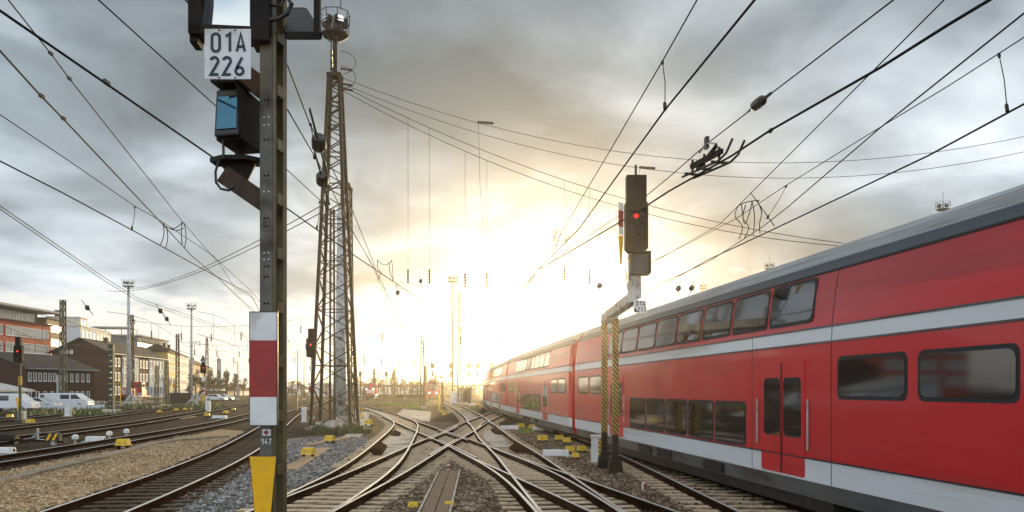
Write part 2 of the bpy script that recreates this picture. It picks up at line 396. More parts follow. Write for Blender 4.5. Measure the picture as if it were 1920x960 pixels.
# pale concrete between the rails of the points
def pxpoly(l, z=0.0): return [G(a, b, z) for a, b in l]
def slab(l, label):
    p = wobble([(v.x, v.y) for v in pxpoly(l, .05)], .05, .8)
    b = MB(); b.poly(p, -.02, .062); o = b.build('concrete_slab', M['concrete']); tag(o, kind='structure'); return o
slab([(699, 853), (720, 829), (744, 804), (775, 809), (777, 816), (760, 843), (732, 853)], '')
slab([(905, 820), (926, 839), (957, 838), (944, 821), (922, 804), (908, 810)], '')
slab([(744, 776), (790, 789), (806, 790), (808, 772), (755, 767)], '')
slab([(690, 775), (735, 786), (752, 788), (720, 776), (695, 769)], '')
slab([(868, 773), (884, 776), (896, 784), (880, 787)], '')
pth = [(664, 762), (690, 775), (695, 797), (678, 819), (640, 823), (652, 814), (672, 798), (662, 778)]
b = MB(); b.poly(wobble([(v.x, v.y) for v in pxpoly(pth)], .12), -.02, .012); tag(b.build('path', M['concrete']), kind='structure')
# road and yard beside the far buildings
sheet('road', [(-72, 96), (-57, 88), (-62, 150), (-80, 230), (-100, 230)], .004, mat('asphalt', (.06, .058, .055), .85, 0, .2, 1.))

# ------------------------------------------------------------------ tracks
RAILP = [(-.07, 0), (.07, 0), (.07, .018), (.014, .034), (.012, .105), (.036, .118), (.036, .15), (.028, .156), (-.028, .156), (-.036, .15), (-.036, .118), (-.012, .105), (-.014, .034), (-.07, .018)]
def sweep_rail(X, Y, off, z0):
    b = MB(); n = len(RAILP); N = len(X)
    for i in range(N):
        i0, i1 = max(i-1, 0), min(i+1, N-1)
        tx_, ty_ = X[i1]-X[i0], Y[i1]-Y[i0]; L = math.hypot(tx_, ty_); nx, ny = ty_/L, -tx_/L
        for lx, lz in RAILP: b.v.append((X[i]+nx*(off+lx), Y[i]+ny*(off+lx), z0+lz))
    for i in range(N-1):
        for k in range(n):
            k2 = (k+1) % n
            b.face((i*n+k, i*n+k2, (i+1)*n+k2, (i+1)*n+k), 1 if 6 <= k <= 8 else 0)
    b.face(tuple(range(n)), 0); b.face(tuple(range((N-1)*n, N*n)), 0)
    return b
sl_mb = MB(); sl_mb.box((0, 0, -.06), (2.62, .27, .16)); 
SL = {}
for key in ('sleeper', 'sleeper_dark'):
    o = sl_mb.build('sleeper', M[key], bevel=0); SL[key] = o.data; bpy.data.objects.remove(o)
def make_track(key, label, k, smat='sleeper', y0=None, y1=None, nmax=100, spacing=.62, width=1.0, sl_from=None, sl_to=None):
    X, Y = TRC[key]; z = .014+.0035*k
    t = thing('railway_track', label, 'railway track', (float(X[0]), float(Y[0]), 0), 0, 'railway tracks of the yard')
    Xl, Yl = X-X[0], Y-Y[0]
    for s in (-1, 1): sweep_rail(Xl, Yl, s*.7535, z+.002).build('rail', [M['rust'], M['steel']], t)
    d = np.concatenate([[0], np.cumsum(np.hypot(np.diff(X), np.diff(Y)))])
    cnt = 0; rest = MB()
    for q in np.arange(.3, d[-1], spacing):
        px, py = np.interp(q, d, X), np.interp(q, d, Y)
        if py < 13.0 or (sl_from and py < sl_from) or (sl_to and py > sl_to): continue
        px2, py2 = np.interp(q+.3, d, X), np.interp(q+.3, d, Y)
        a = math.atan2(py2-py, px2-px)-math.pi/2 if q+.3 < d[-1] else 0
        a += random.uniform(-.02, .02); py += random.uniform(-.03, .03)
        if cnt < nmax:
            o = bpy.data.objects.new('sleeper', SL[smat]); COL.objects.link(o); o.parent = t
            o.location = (px-X[0], py-Y[0], z-.004+random.uniform(-.012, .0)); o.rotation_euler = (random.uniform(-.01, .01), random.uniform(-.006, .006), a); o.scale = (width*random.uniform(.96, 1.04), 1, 1); cnt += 1
        elif py < 190: rest.box((px-X[0], py-Y[0], z-.066), (2.55, .25, .16), a)
    if rest.v: o = rest.build('far_sleepers', M[smat], t); o['kind'] = 'stuff'
    return t
t1 = make_track('T1', 'straight polished track crossing the diamond from lower left towards the red train', 4, width=1.08)
make_track('T2', 'track curving away left past the tall lattice tower', 3, sl_from=24)
t3 = make_track('T3', 'track running from lower right across the diamond to the upper left', 2, sl_from=21)
make_track('T3b', 'short turnout track joining the two right hand lines in the foreground', 1, sl_from=60)
make_track('T5', 'right hand centre track leading far back to the oncoming red train', 0, sl_from=13)
make_track('TL', 'dark curved track with shining rails between foreground mast and tan gravel', 5, 'sleeper_dark')
make_track('T7', 'rusty branch track in front of the speeding red double deck train', 2, 'sleeper')
make_track('TT', 'track underneath the red double deck train', 4, 'sleeper_dark')
NL = ['dark yard track next to the tan gravel strip', 'second yard track beyond the tan gravel strip', 'third yard track beyond the tan gravel strip', 'fourth yard track beyond the tan gravel strip', 'yard track farthest from the gravel, next to the green weeds']
for i in range(5): make_track('N%d' % (i+1), NL[i], i % 3, 'sleeper_dark', nmax=60)
# check rails and slip rails of the crossing, as parts of their tracks
def extra_rail(parent, pts, z, name='check_rail'):
    P = [Vector((p[0], p[1], 0)) for p in pts]
    ys = []; xs = []
    for i in range(len(P)-1):
        k = max(2, int((P[i+1]-P[i]).length/.5))
        for j in range(k): q = P[i]+(P[i+1]-P[i])*j/k; xs.append(q.x); ys.append(q.y)
    xs.append(P[-1].x); ys.append(P[-1].y)
    xs, ys = np.array(xs), np.array(ys)
    for _ in range(4):
        xs[1:-1] = (xs[:-2]+2*xs[1:-1]+xs[2:])/4; ys[1:-1] = (ys[:-2]+2*ys[1:-1]+ys[2:])/4
    l = parent.location
    return sweep_rail(xs-l.x, ys-l.y, 0, z).build(name, [M['rust'], M['steel']], parent)
extra_rail(t1, [(tx('T1', y)+.75-.13, y) for y in (27, 30, 33, 36)], .022)
extra_rail(t1, [(tx('T1', y)-.75+.13, y) for y in (36, 40, 44, 48)], .022)
extra_rail(t3, [(tx('T3', y)-.75+.14, y) for y in (26, 29, 32, 35)], .018)
extra_rail(t3, [(tx('T3', y)+.75-.14, y) for y in (35, 38, 41, 44)], .018)
for off in (-.75, .75):   # slip curves joining the crossing track with the line behind
    extra_rail(t1, [(tx('T1', 40)+off, 40), (tx('T1', 46)+off-.02, 46), (tx('T1', 52)+off-.25, 52), (tx('T5', 60)+off+.15, 60), (tx('T5', 70)+off, 70)], .024, 'slip_rail')
    extra_rail(t1, [(tx('T5', 40)+off, 40), (tx('T5', 47)+off+.05, 47), (tx('T1', 56)+off-.1, 56), (tx('T1', 64)+off, 64)], .026, 'slip_rail')
# loose stones
def stones(n, xr, yr, name, m, keep, size=(.022, .05), z=.0):
    P = np.stack([rng.uniform(*xr, n), rng.uniform(*yr, n)], 1)
    w = np.clip(22/P[:, 1], 0, 1)**1.0
    ok = rng.random(n) < w
    P = P[ok]; ok = keep(P)
    for kk in ('T1', 'T2', 'T3', 'T5', 'TL', 'T7', 'T3b'):
        X, Y = TRC[kk]; inside = (P[:, 1] < Y[-1]); d = np.abs(P[:, 0]-np.interp(P[:, 1], Y, X))
        ok &= ~(inside & (d > .64) & (d < .86)); ok &= ~(inside & (d < 1.32) & (rng.random(len(P)) < .90))
    P = P[ok]; n = len(P)
    base = np.array([(-1, -1, -.6), (1, -1, -.5), (1, 1, -.6), (-1, 1, -.5), (-.7, -.75, .7), (.75, -.6, .8), (.6, .7, .65), (-.65, .7, .75)])
    s = rng.uniform(size[0], size[1], (n, 1, 1))*rng.uniform(.6, 1.2, (n, 1, 3))
    V = base[None]*s*rng.uniform(.65, 1.2, (n, 8, 3))
    a = rng.uniform(0, 6.28, n); ca, sa = np.cos(a), np.sin(a); ti = rng.uniform(-.5, .5, n)
    x = V[:, :, 0]*ca[:, None]-V[:, :, 1]*sa[:, None]; y = V[:, :, 0]*sa[:, None]+V[:, :, 1]*ca[:, None]; zz = V[:, :, 2]+x*ti[:, None]
    V = np.stack([x+P[:, 0, None], y+P[:, 1, None], zz+z+.012], 2).reshape(-1, 3)
    q = np.array([(3, 2, 1, 0), (4, 5, 6, 7), (0, 1, 5, 4), (1, 2, 6, 5), (2, 3, 7, 6), (3, 0, 4, 7)])
    Fc = (q[None]+(np.arange(n)*8)[:, None, None]).reshape(-1, 4)
    me = bpy.data.meshes.new(name); me.vertices.add(len(V)); me.vertices.foreach_set('co', V.ravel())
    me.loops.add(len(Fc)*4); me.loops.foreach_set('vertex_index', Fc.ravel())
    me.polygons.add(len(Fc)); me.polygons.foreach_set('loop_start', np.arange(len(Fc))*4)
    me.update(calc_edges=True); me.materials.append(m)
    o = bpy.data.objects.new(name, me); COL.objects.link(o); tag(o, kind='stuff'); return o
def inpoly(P, poly):
    x, y = P[:, 0], P[:, 1]; r = np.zeros(len(P), bool); n = len(poly)
    for i in range(n):
        (x1, y1), (x2, y2) = poly[i][:2], poly[(i+1) % n][:2]
        c = ((y1 > y) != (y2 > y)) & (x < (x2-x1)*(y-y1)/((y2-y1) or 1e-9)+x1); r ^= c
    return r
stm = lambda nm, cols: stone_mat(nm, cols, scale=9, bump=.2, dfrac=(.6, .9))
M['st_grey'] = stm('stone_grey', [(.09, .09, .09), (.23, .23, .225), (.50, .50, .49)])
M['st_brown'] = stm('stone_brown', [(.09, .064, .04), (.225, .165, .11), (.50, .40, .29)])
M['st_dark'] = stm('stone_dark', [(.028, .021, .015), (.068, .05, .035), (.16, .125, .095)])
stones(26000, (-10, -4.5), (14, 40), 'grey_ballast_stones', M['st_grey'], lambda P: inpoly(P, gp))
stones(16000, (-3, .6), (14, 32), 'brown_ballast_stones', M['st_brown'], lambda P: inpoly(P, gp2))
stones(15000, (0, 4.1), (14, 46), 'brown_ballast_stones', M['st_brown'], lambda P: inpoly(P, gp3))
stones(42000, (-11, 6), (14, 36), 'dark_ballast_stones', M['st_dark'], lambda P: ~(inpoly(P, gp) | inpoly(P, gp2) | inpoly(P, gp3) | inpoly(P, tan)))

M['st_tan'] = stm('stone_tan', [(.24, .155, .08), (.53, .385, .22), (.85, .70, .49)])
stones(22000, (-18, -8.5), (14, 42), 'gravel_stones', M['st_tan'], lambda P: inpoly(P, tan), (.012, .032))
# cable trough lids
def strip(name, pts, w, z0, z1, m):
    b = MB(); L = []; Rr = []
    for i, p in enumerate(pts):
        a = Vector(pts[max(i-1, 0)][:2]); c = Vector(pts[min(i+1, len(pts)-1)][:2]); t = (c-a).normalized(); nn = Vector((-t.y, t.x))
        L.append(Vector(p[:2])+nn*w/2); Rr.append(Vector(p[:2])-nn*w/2)
    b.poly(L+Rr[::-1], z0, z1); return b.build(name, m)
lid = [G(x, y) for x, y in ((-60, 922), (0, 905), (100, 880), (200, 857), (287, 833), (330, 827), (425, 820))]
ct = thing('cable_trough', 'long concrete cable trough lid laid along the tan gravel', 'cable trough', (lid[3].x, lid[3].y, 0))
for i in range(len(lid)-1):
    n = max(1, round((lid[i+1]-lid[i]).length/1.0))
    for j in range(n):
        a = lid[i].lerp(lid[i+1], (j+.015)/n)-ct.location; c = lid[i].lerp(lid[i+1], (j+.985)/n)-ct.location
        bb = MB(); bb.bar((a.x, a.y, .04+random.uniform(-.012, .012)), (c.x, c.y, .045+random.uniform(-.012, .012)), .40, .08); bb.build('lid', M['lid'], ct)
wp = [G(x, y) for x, y in ((843, 887), (812, 975))]
wo = thing('cable_trough', 'brown plank covered trough in the ballast between the centre tracks', 'cable trough', (wp[1].x, wp[1].y, 0))
v = wp[0]-wp[1]
for s in (-.13, .13): bb = MB(); bb.bar((s, 0, .05), (v.x+s, v.y, .05), .24, .06); bb.build('plank', M['plank'], wo)
for s in (-.29, .29): bb = MB(); bb.bar((s, 0, .05), (v.x+s, v.y, .05), .04, .1); bb.build('edge_board', M['concrete'], wo)
def planks(label, px, w=.3):
    a, c = G(*px[0]), G(*px[1]); b = MB(); b.bar((0, 0, .04), (c.x-a.x, c.y-a.y, .05), w, .06)
    o = b.build('plank', M['plank'], loc=(a.x, a.y, 0)); tag(o, label, 'plank')
planks('weathered plank on the ground before the lattice tower', ((575, 837), (652, 823)), .5)
planks('weathered plank leading from the yellow box towards the foreground mast', ((540, 884), (605, 843)), .45)
planks('thin white board lying between the yard tracks', ((277, 794), (365, 782)), .3)

# ------------------------------------------------------------------ lattice masts
def lattice_mb(h, wb, wt, seg, leg=.09, br=.05, dep=None, double=False):
    """four angle legs and zigzag bracing, base centre at the origin"""
    b = MB(); dep = dep or 1.0
    w = lambda z: wb+(wt-wb)*z/h
    cor = lambda z: [Vector((sx*w(z)/2, sy*w(z)/2*dep, z)) for sx, sy in ((-1, -1), (1, -1), (1, 1), (-1, 1))]
    c0, c1 = cor(0), cor(h)
    for p, q in zip(c0, c1): b.bar(p, q, leg, leg)
    zs = [0]; r = (wt/wb)**(1/seg) if wt != wb else 1
    L = 1.0; acc = [0]
    for i in range(seg): acc.append(acc[-1]+r**i)
    zs = [h*a/acc[-1] for a in acc]
    for i in range(seg):
        A, B = cor(zs[i]), cor(zs[i+1])
        for f in range(4):
            g = (f+1) % 4
            if (i+f) % 2 == 0 or double: b.bar(A[f], B[g], br, br*.6)
            if (i+f) % 2 == 1 or double: b.bar(A[g], B[f], br, br*.6)
            if i % 3 == 0: b.bar(A[f], A[g], br, br*.6)
    return b
def floodlight(parent, loc, rz, m='black', s=1.0):
    b = MB(); b.box((0, 0, 0), (.42*s, .3*s, .34*s)); b.bar((0, .1*s, -.35*s), (0, 0, 0), .05*s)
    o = b.build('floodlight', M[m], parent, loc=loc, rz=rz)
    g = MB(); g.box((0, -.155*s, 0), (.36*s, .02, .28*s)); g.build('lens', M['mirror_glass'], o)
def lamp_platform(parent, z, r, m, nl=6, rail=True, s=1.0):
    b = MB(); n = 8
    ring = [(r*math.cos(2*math.pi*k/n+.39), r*math.sin(2*math.pi*k/n+.39)) for k in range(n)]
    b.poly(ring, z-.12, z)
    for k in range(n):
        p, q = ring[k], ring[(k+1) % n]
        b.bar((*p, z), (p[0]*1.12, p[1]*1.12, z+1.0*s), .04); b.bar((p[0]*1.12, p[1]*1.12, z+1.0*s), (q[0]*1.12, q[1]*1.12, z+1.0*s), .035); b.bar((p[0]*1.06, p[1]*1.06, z+.5*s), (q[0]*1.06, q[1]*1.06, z+.5*s), .03)
        b.bar((*p, z-.1), (p[0]*.25, p[1]*.25, z-.45*s), .035)
    b.build('platform', M[m], parent)
    for k in range(nl):
        q = 2*math.pi*k/nl+.3; floodlight(parent, (r*.72*math.cos(q), r*.72*math.sin(q), z+.55*s), q+math.pi/2, s=s)
def insulator_mb(b, p0, p1, r=.055, n=6, m=0):
    p0, p1 = Vector(p0), Vector(p1); pts = []; rr = []
    for i in range(n*2+1):
        pts.append(p0.lerp(p1, i/(2*n))); rr.append(r if i % 2 else r*.4)
    b.tube(pts, rr, 8, m)

# the tall tower left of centre
tw = thing('lattice_tower', 'tall tapering lattice tower with floodlight platform on top, left of the centre tracks', 'lattice tower', (-10.62, 48, 0), 0, 'overhead line masts')
lattice_mb(21.1, 2.35, .62, 28, .18, .085).build('lattice_frame', M['lattice'], tw)
b = MB(); b.box((0, 0, .06), (2.9, 2.9, .24)); b.build('footing', M['lid'], tw)
b = MB(); b.box((0, 0, 21.2), (.85, .85, .18)); b.tube([(0, 0, 21.1), (0, 0, 23.7)], .13, 8); b.bar((-.25, 0, 21.1), (-.22, 0, 23.7), .05)
for z in (21.5, 22.0, 22.5, 23., 23.4): b.bar((-.25, 0, z), (0, 0, z), .03)
b.build('pole', M['lattice'], tw)
lamp_platform(tw, 23.75, .80, 'brown_black', 5, s=1.2)
b = MB(); b.tube([(.35, 0, 25.2), (.35, 0, 27.5)], .03, 5); b.build('lightning_rod', M['lattice'], tw)
b = MB()
for k in range(5): insulator_mb(b, (-.18, -.1, 21.5+.25*k), (-.18, -.1, 21.7+.25*k), .10, 2)
for zz in (21.6, 20.7, 20.4): insulator_mb(b, (.35, -.1, zz), (1.1, -.15, zz-.12), .09, 5)
for zz, rr in ((22.1, .9), (21.2, .9)): b.tube([(.35, 0, zz+.6)]+[(.35+rr*math.sin(a), 0, zz-.1+rr*.75*math.cos(a)) for a in np.linspace(.3, 3., 12)], .02, 5)
b.build('insulator', M['insulator'], tw)
b = MB()
rnd = random.Random(4)
for i in range(26):
    x, y = rnd.uniform(-1.2, 1.4), rnd.uniform(-1.4, .2); b.box((x, y, .2+rnd.uniform(0, .18)), (rnd.uniform(.15, .5), rnd.uniform(.1, .3), rnd.uniform(.06, .18)), rnd.uniform(0, 3))
o = b.build('debris', M['dirt_white'], tw); o['kind'] = 'stuff'
sm = thing('lattice_mast', 'shorter lattice mast standing just right behind the tall tower', 'catenary mast', (-12.0, 58, 0), 0, 'overhead line masts')
lattice_mb(16.9, 1.0, .62, 26, .09, .05).build('lattice_frame', M['lattice'], sm)
b = MB(); b.box((0, 0, 16.95), (.8, .8, .16)); b.box((0, 0, 17.2), (.5, .5, .3)); b.build('mast_cap', M['lattice'], sm)
b = MB(); b.box((0, 0, .15), (1.6, 1.6, .6)); b.build('footing', M['concrete'], sm)
pc = thing('steel_column', 'pale smooth round column rising inside the lattice of the tall tower', 'catenary mast', (-12.0, 56, 0), 0, 'overhead line masts')
b = MB(); b.tube([(0, 0, 0), (0, 0, 7), (0, 0, 15.2)], [.42, .34, .22], 14); b.build('shaft', M['galv'], pc, smooth=True)
b = MB(); b.tube([(0, 0, 0), (0, 0, .5)], .6, 12); b.build('footing', M['concrete'], pc)

def mast(px, ybase, ytop, label, kind, m='lattice', wpx=8, Y=None, arms=(), lamps=0, group='overhead line masts'):
    Y = Y or FPX*CZ/(ybase-HOR); p = D(px, ytop, Y); h = p.z; w = wpx*Y/FPX
    nm = {'lattice': 'lattice_mast', 'pole': 'light_mast' if lamps else 'steel_pole', 'aframe': 'lattice_mast'}[kind]
    t = thing(nm, label, 'light mast' if lamps else 'catenary mast', (p.x, Y, 0), 0, 'light masts over the yard' if lamps else group)
    if kind == 'lattice': lattice_mb(h, w, w*.72, max(8, int(h/max(w, .35)*.62)), w*(.28 if Y > 95 and px > 600 else .2), w*(.15 if Y > 95 and px > 600 else .11)).build('lattice_frame', M[m], t)
    elif kind == 'aframe': lattice_mb(h, w*1.5, w*.5, max(8, int(h/max(w, .35)*.6)), w*.15, w*.09).build('lattice_frame', M[m], t)
    else:
        b = MB(); b.tube([(0, 0, 0), (0, 0, h*.5), (0, 0, h)], [w*.55, w*.45, w*.3], 10); b.build('shaft', M[m], t, smooth=True)
    b = MB(); b.box((0, 0, .12), (w*2.2, w*2.2, .5)); b.build('footing', M['concrete'], t)
    for (ya, x0, x1) in arms:
        q0, q1 = D(px+x0, ya, Y), D(px+x1, ya, Y); bb = MB()
        bb.bar(q0-t.location, q1-t.location, .10, .14); bb.bar((0, 0, q0.z-.9), (q1-t.location)*.75+Vector((0, 0, q0.z*.25)), .06)
        bb.build('crossarm', M[m], t); iq = q1-t.location
        ib = MB(); insulator_mb(ib, iq, iq-Vector((0, 0, .8)), .10, 4); ib.build('insulator', M['insulator'], t)
    if lamps: lamp_platform(t, h, .95 if lamps > 3 else .7, m, lamps)
    return t
mast(623, 790, 392, 'slim lattice mast seen inside the legs of the tall tower', 'lattice', 'lattice', 9, Y=53)
# left yard
mast(118, 758, 562, 'dark lattice mast in front of the low brick building, beside the white vans', 'lattice', 'lattice_green', 9, Y=118)
mast(241, 757, 536, 'tall slim light mast with floodlights in front of the white panelled brick block', 'pole', 'galv', 7, Y=136, lamps=6)
mast(246.5, 757, 590, 'dark lattice mast directly right of the tall light mast by the red shunter', 'lattice', 'lattice', 6.5, Y=142, arms=((600, -4, 6),))
mast(333, 745, 626, 'thin lattice mast in front of the yellow house', 'lattice', 'lattice', 5.5, Y=170)
mast(359, 747, 578, 'light mast with small lamp platform in front of the white apartment block', 'pole', 'galv', 5, Y=160, lamps=5, arms=((641, -5, 16),))
mast(388, 744, 633, 'splayed lattice mast standing between the houses and the dark trees', 'aframe', 'lattice', 5, Y=175)
mast(294, 771, 686, 'short green lattice mast by the red shunter bumper', 'lattice', 'lattice_green', 6, Y=100)
mast(312, 768, 676, 'short green lattice mast beside the dark wall of the siding', 'lattice', 'lattice_green', 7, Y=108)
mast(446, 748, 676, 'distant grey steel pole with crossarm left of the red and white board', 'pole', 'galv', 3, Y=190, arms=((680, 0, -8),))
g = thing('steel_column', 'thick dark green riveted column on a concrete block beside the weeds', 'catenary mast', (*G(209, 777).xy, 0), 0, 'overhead line masts')
b = MB(); hh = D(209, 645, g.location.y).z
for s in (-1, 1): b.box((s*.2, 0, hh/2), (.07, .42, hh)); 
for k in range(int(hh/.55)): b.box((0, 0, .5+k*.55), (.34, .38, .43))
b.build('shaft', M['lattice_green'], g); b = MB(); b.box((0, 0, .2), (1.5, 1.3, .62), taper=.85); b.build('footing', M['concrete'], g)
b = MB(); b.poly([(-.3, -.3), (.3, -.3), (.3, .3), (-.3, .3)], .5, .62); b.build('base_plate', M['lattice_green'], g)
# centre
mast(792, 766, 638, 'lattice mast standing on the pale slab by the green tuft, centre', 'lattice', 'lattice', 7, Y=101)
mast(849, 757, 527, 'tall light mast with lamp ring above the far gantry', 'pole', 'lattice', 4, Y=140, lamps=5)
mast(862, 757, 546, 'tall lattice mast right of the lamp ring mast', 'lattice', 'lattice', 6, Y=132)
mast(871, 757, 577, 'lattice mast at the right of the centre mast cluster', 'lattice', 'lattice', 6, Y=128)
mast(855, 757, 640, 'low lattice mast in the middle of the centre mast cluster', 'lattice', 'lattice', 5, Y=136)
for i, (px, yt, lab) in enumerate(((558, 655, 'distant thin pole seen right of the foreground mast'), (570, 668, 'distant thin pole left of the small red signal behind the tower'), (676, 690, 'distant pole over the small red shunter'), (760, 690, 'distant pole above the long shed'), (709, 690, 'distant pole left of the poplar'), (917, 676, 'distant pole beside the far end of the train'), (817, 690, 'distant pole over the oncoming red train'), (425, 690, 'distant pole behind the dark trees'), (470, 700, 'distant pole beside the foreground mast, left'), (746, 694, 'distant pole close to the poplar'), (782, 690, 'distant pole left of the centre lattice mast'), (700, 684, 'distant pole right of the small red shunter'), (890, 690, 'distant pole under the right arm of the far gantry'), (800, 684, 'distant pole right of the centre lattice mast'))):
    mast(px, 742, yt, lab, 'pole', 'lattice', 2.2, Y=180+i*9, group='distant poles on the horizon')
for px, yp, yb, Y, lab in ((1768, 392, 0, 122, 'floodlight mast rising behind the train roof, nearest to the right edge'), (1443, 503, 0, 160, 'floodlight mast rising behind the train roof, in the middle of the roofline'), (1318, 540, 0, 200, 'small far floodlight mast over the train roof, right of the main signal')):
    p = D(px, yp, Y); t = thing('light_mast', lab, 'light mast', (p.x, Y, 0), 0, 'light masts over the yard')
    b = MB(); b.tube([(0, 0, 0), (0, 0, p.z)], [.4, .2], 10); b.build('shaft', M['galv'], t, smooth=True); lamp_platform(t, p.z, .95, 'black', 4); b = MB(); b.tube([(0, 0, p.z), (0, 0, p.z+2.6)], .05, 5); b.build('lightning_rod', M['galv'], t)
# far signal gantry
gt = thing('signal_gantry', 'far gantry across the tracks left of the train end, with small hanging signals', 'gantry', (*D(893, 731, 165).xy, 0))
b = MB(); z = D(0, 692, 165).z; x0, x1 = -10.5, 5
for zz in (z, z+.7): b.bar((x0, 0, zz), (x1, 0, zz), .12)
for k in range(16): b.bar((x0+k, 0, z), (x0+k+1, 0, z+.7), .07)
for xx in (x0, x1): b.bar((xx, 0, 0), (xx, 0, z+.7), .3)
b.build('truss', M['lattice'], gt)
for xx in (-9, -5.2, -1.5, .3, 3.2): b = MB(); b.box((xx, -.2, z+.7), (.9, .3, 1.1)); b.box((xx, -.2, z-1.0), (.5, .3, 1.3)); b.build('signal_head', M['black'], gt)
gt2 = thing('signal_gantry', 'far gantry behind the small red shunter, left of the poplar', 'gantry', (*D(702, 731, 200).xy, 0))
b = MB(); z = D(0, 701, 200).z
b.bar((-4, 0, z), (3.6, 0, z), .22); b.bar((0, 0, 0), (0, 0, z+1.3), .35)
for xx in (-3.5, 3.): b.box((xx, -.2, z-.1), (.7, .3, 1.3)); b.bar((xx, 0, z-1.6), (xx, 0, z+1.), .1)
b.build('frame', M['lattice'], gt2)

# ------------------------------------------------------------------ foreground signal mast
FY = 6.0
def P6(x, y, Y=FY): return D(x, y, Y)
fm_loc = Vector((-1.792, 6.0, 0)); yaw = R(-10)
fm = thing('signal_mast', 'olive and grey steel signal mast close to the camera, holding the 01A 226 plate', 'signal mast', fm_loc)
RM = Matrix.Rotation(yaw, 4, 'Z'); w, dp, hm = .107, .23, 6.2
b = MB(); b.box((-w/2, .006, hm/2), (w, .012, hm), M=RM)                        # web facing the camera
for s in (0, 1): b.box((-w*s+(.004 if s else -.004), .031, hm/2), (.008, .04, hm), M=RM)
b.build('front_channel', M['mast_grey'], fm)
b = MB(); b.box((-.0045, .026, hm/2), (.0095, .052, hm), M=RM); b.build('front_flange', M['mast_olive'], fm)
b = MB(); b.box((-w/2, dp-.006, hm/2), (w, .012, hm), M=RM)
for s in (0, 1): b.box((-w*s+(.005 if s else -.005), dp-.035, hm/2), (.010, .048, hm), M=RM)
b.build('rear_channel', M['mast_olive'], fm)
for k in range(16):
    zz = 5.06-.412*k
    if zz < .1: continue
    for s in (0, 1): b = MB(); b.box((-w*s+(-.002 if s else .002), dp/2+.01, zz), (.009, dp-.11, .085), M=RM); b.build('batten', M['mast_olive'], fm)
b = MB(); b.box((-w/2, dp/2, .04), (.5, .6, .1), M=RM); b.build('base_plate', M['mast_grey'], fm)
b = MB()   # bolt rows and punched holes on the web
for zz in (5.12, 5.0, 4.55, 4.25, 3.98, 3.66, 3.6, 3.3, 3.22, 3.02):
    for q in (-.03, .03):
        b = MB(); b.tube([RM @ Vector((-w/2+q*.5, -.008, zz)), RM @ Vector((-w/2+q*.5, .002, zz))], .007, 8); b.build('bolt', M['rust'], fm)
b = MB()
for zz in (4.42, 4.36, 3.86, 3.40, 3.35):
    for q in (-.018, .018): b.box((-w/2+q, -.0015, zz), (.012, .004, .009), M=RM)
b.build('drilled_hole', M['white'], fm)
b = MB(); b.box((-w/2, -.01, 5.16), (.106, .014, .27), M=RM)
for zz in (5.24, 5.10):
    for q in (-.022, .022): b.tube([RM @ Vector((-w/2+q, -.026, zz)), RM @ Vector((-w/2+q, -.015, zz))], .013, 8)
b.build('splice_plate', M['black'], fm)
# handwritten 947 and sticker
def arc(cx, cz, rx, rz, a0, a1, n=12): return [(cx+rx*math.cos(R(a0+(a1-a0)*k/n)), cz+rz*math.sin(R(a0+(a1-a0)*k/n))) for k in range(n+1)]
GLYPH = {
 '0': [arc(.25, .75, .19, .19, 0, 180)+arc(.25, .25, .19, .19, 180, 360)+[(.44, .75)]],
 '1': [[(.13, .80), (.33, .94), (.33, .06)]],
 'A': [[(.05, .06), (.25, .94), (.45, .06)], [(.12, .30), (.38, .30)]],
 '2': [arc(.25, .745, .185, .185, 165, -20)+[(.07, .08), (.45, .08)]],
 '6': [[(.39, .93), (.13, .45)]+arc(.25, .255, .185, .185, 140, 500, 18)],
 '7': [[(.06, .92), (.43, .92), (.19, .06)]],
 '4': [[(.30, .94), (.05, .32), (.46, .32)], [(.34, .55), (.34, .06)]],
 '9': [arc(.25, .73, .18, .19, 0, 360, 16)+[(.42, .5), (.30, .06)]]}
def text(s, name, m, parent, loc, h, M0=None, wgt=.115, pitch=.60, ext=.002):
    """flat lettering of even strokes; loc is the middle of the line of characters"""
    n = len(s)
    for k, ch in enumerate(s):
        b = MB(); x0 = (k-(n-1)/2)*pitch*h-.25*h
        for line in GLYPH[ch]:
            P = [Vector((x0+x*h, (z-.5)*h)) for x, z in line]; Q = [[], []]
            for i, q in enumerate(P):
                d0 = (q-P[i-1]).normalized() if i else (P[1]-q).normalized(); d1 = (P[i+1]-q).normalized() if i < len(P)-1 else d0
                nn = Vector((-d0.y-d1.y, d0.x+d1.x)); nn.normalize(); c = max(.5, nn.dot(Vector((-d0.y, d0.x))))
                for s_ in (0, 1): Q[s_].append(q+nn*(wgt*h/2/c)*(1 if s_ else -1))
            vs = [(q.x, -ext, q.y) for q in Q[0]]+[(q.x, -ext, q.y) for q in Q[1]]; L_ = len(P)
            b.add(vs, [(i, i+1, L_+i+1, L_+i) for i in range(L_-1)])
        T = Matrix.Translation(loc) @ (M0 or Matrix.Identity(4)); b.v = [tuple(T @ Vector(v)) for v in b.v]
        b.build(name, m, parent)
c = P6(499, 828, 6.0)-fm_loc; text('947', 'lettering', M['white'], fm, RM @ Vector((-w/2, -.001, c.z)), .048, RM, .13, .60)
st = MB(); c = P6(499, 811, 6.0); st.box((-w/2+.002, -.002, c.z), (.068, .004, .05), M=RM); so = st.build('sticker', M['white'], fm)
st = MB()
rv = [(0, .021), (.021, 0), (0, -.021), (-.021, 0)]
st.prism([(-w/2+p[0], c.z+p[1]) for p in rv], -.006, -.004, M=RM); st.build('red_diamond', M['sign_red'], so)
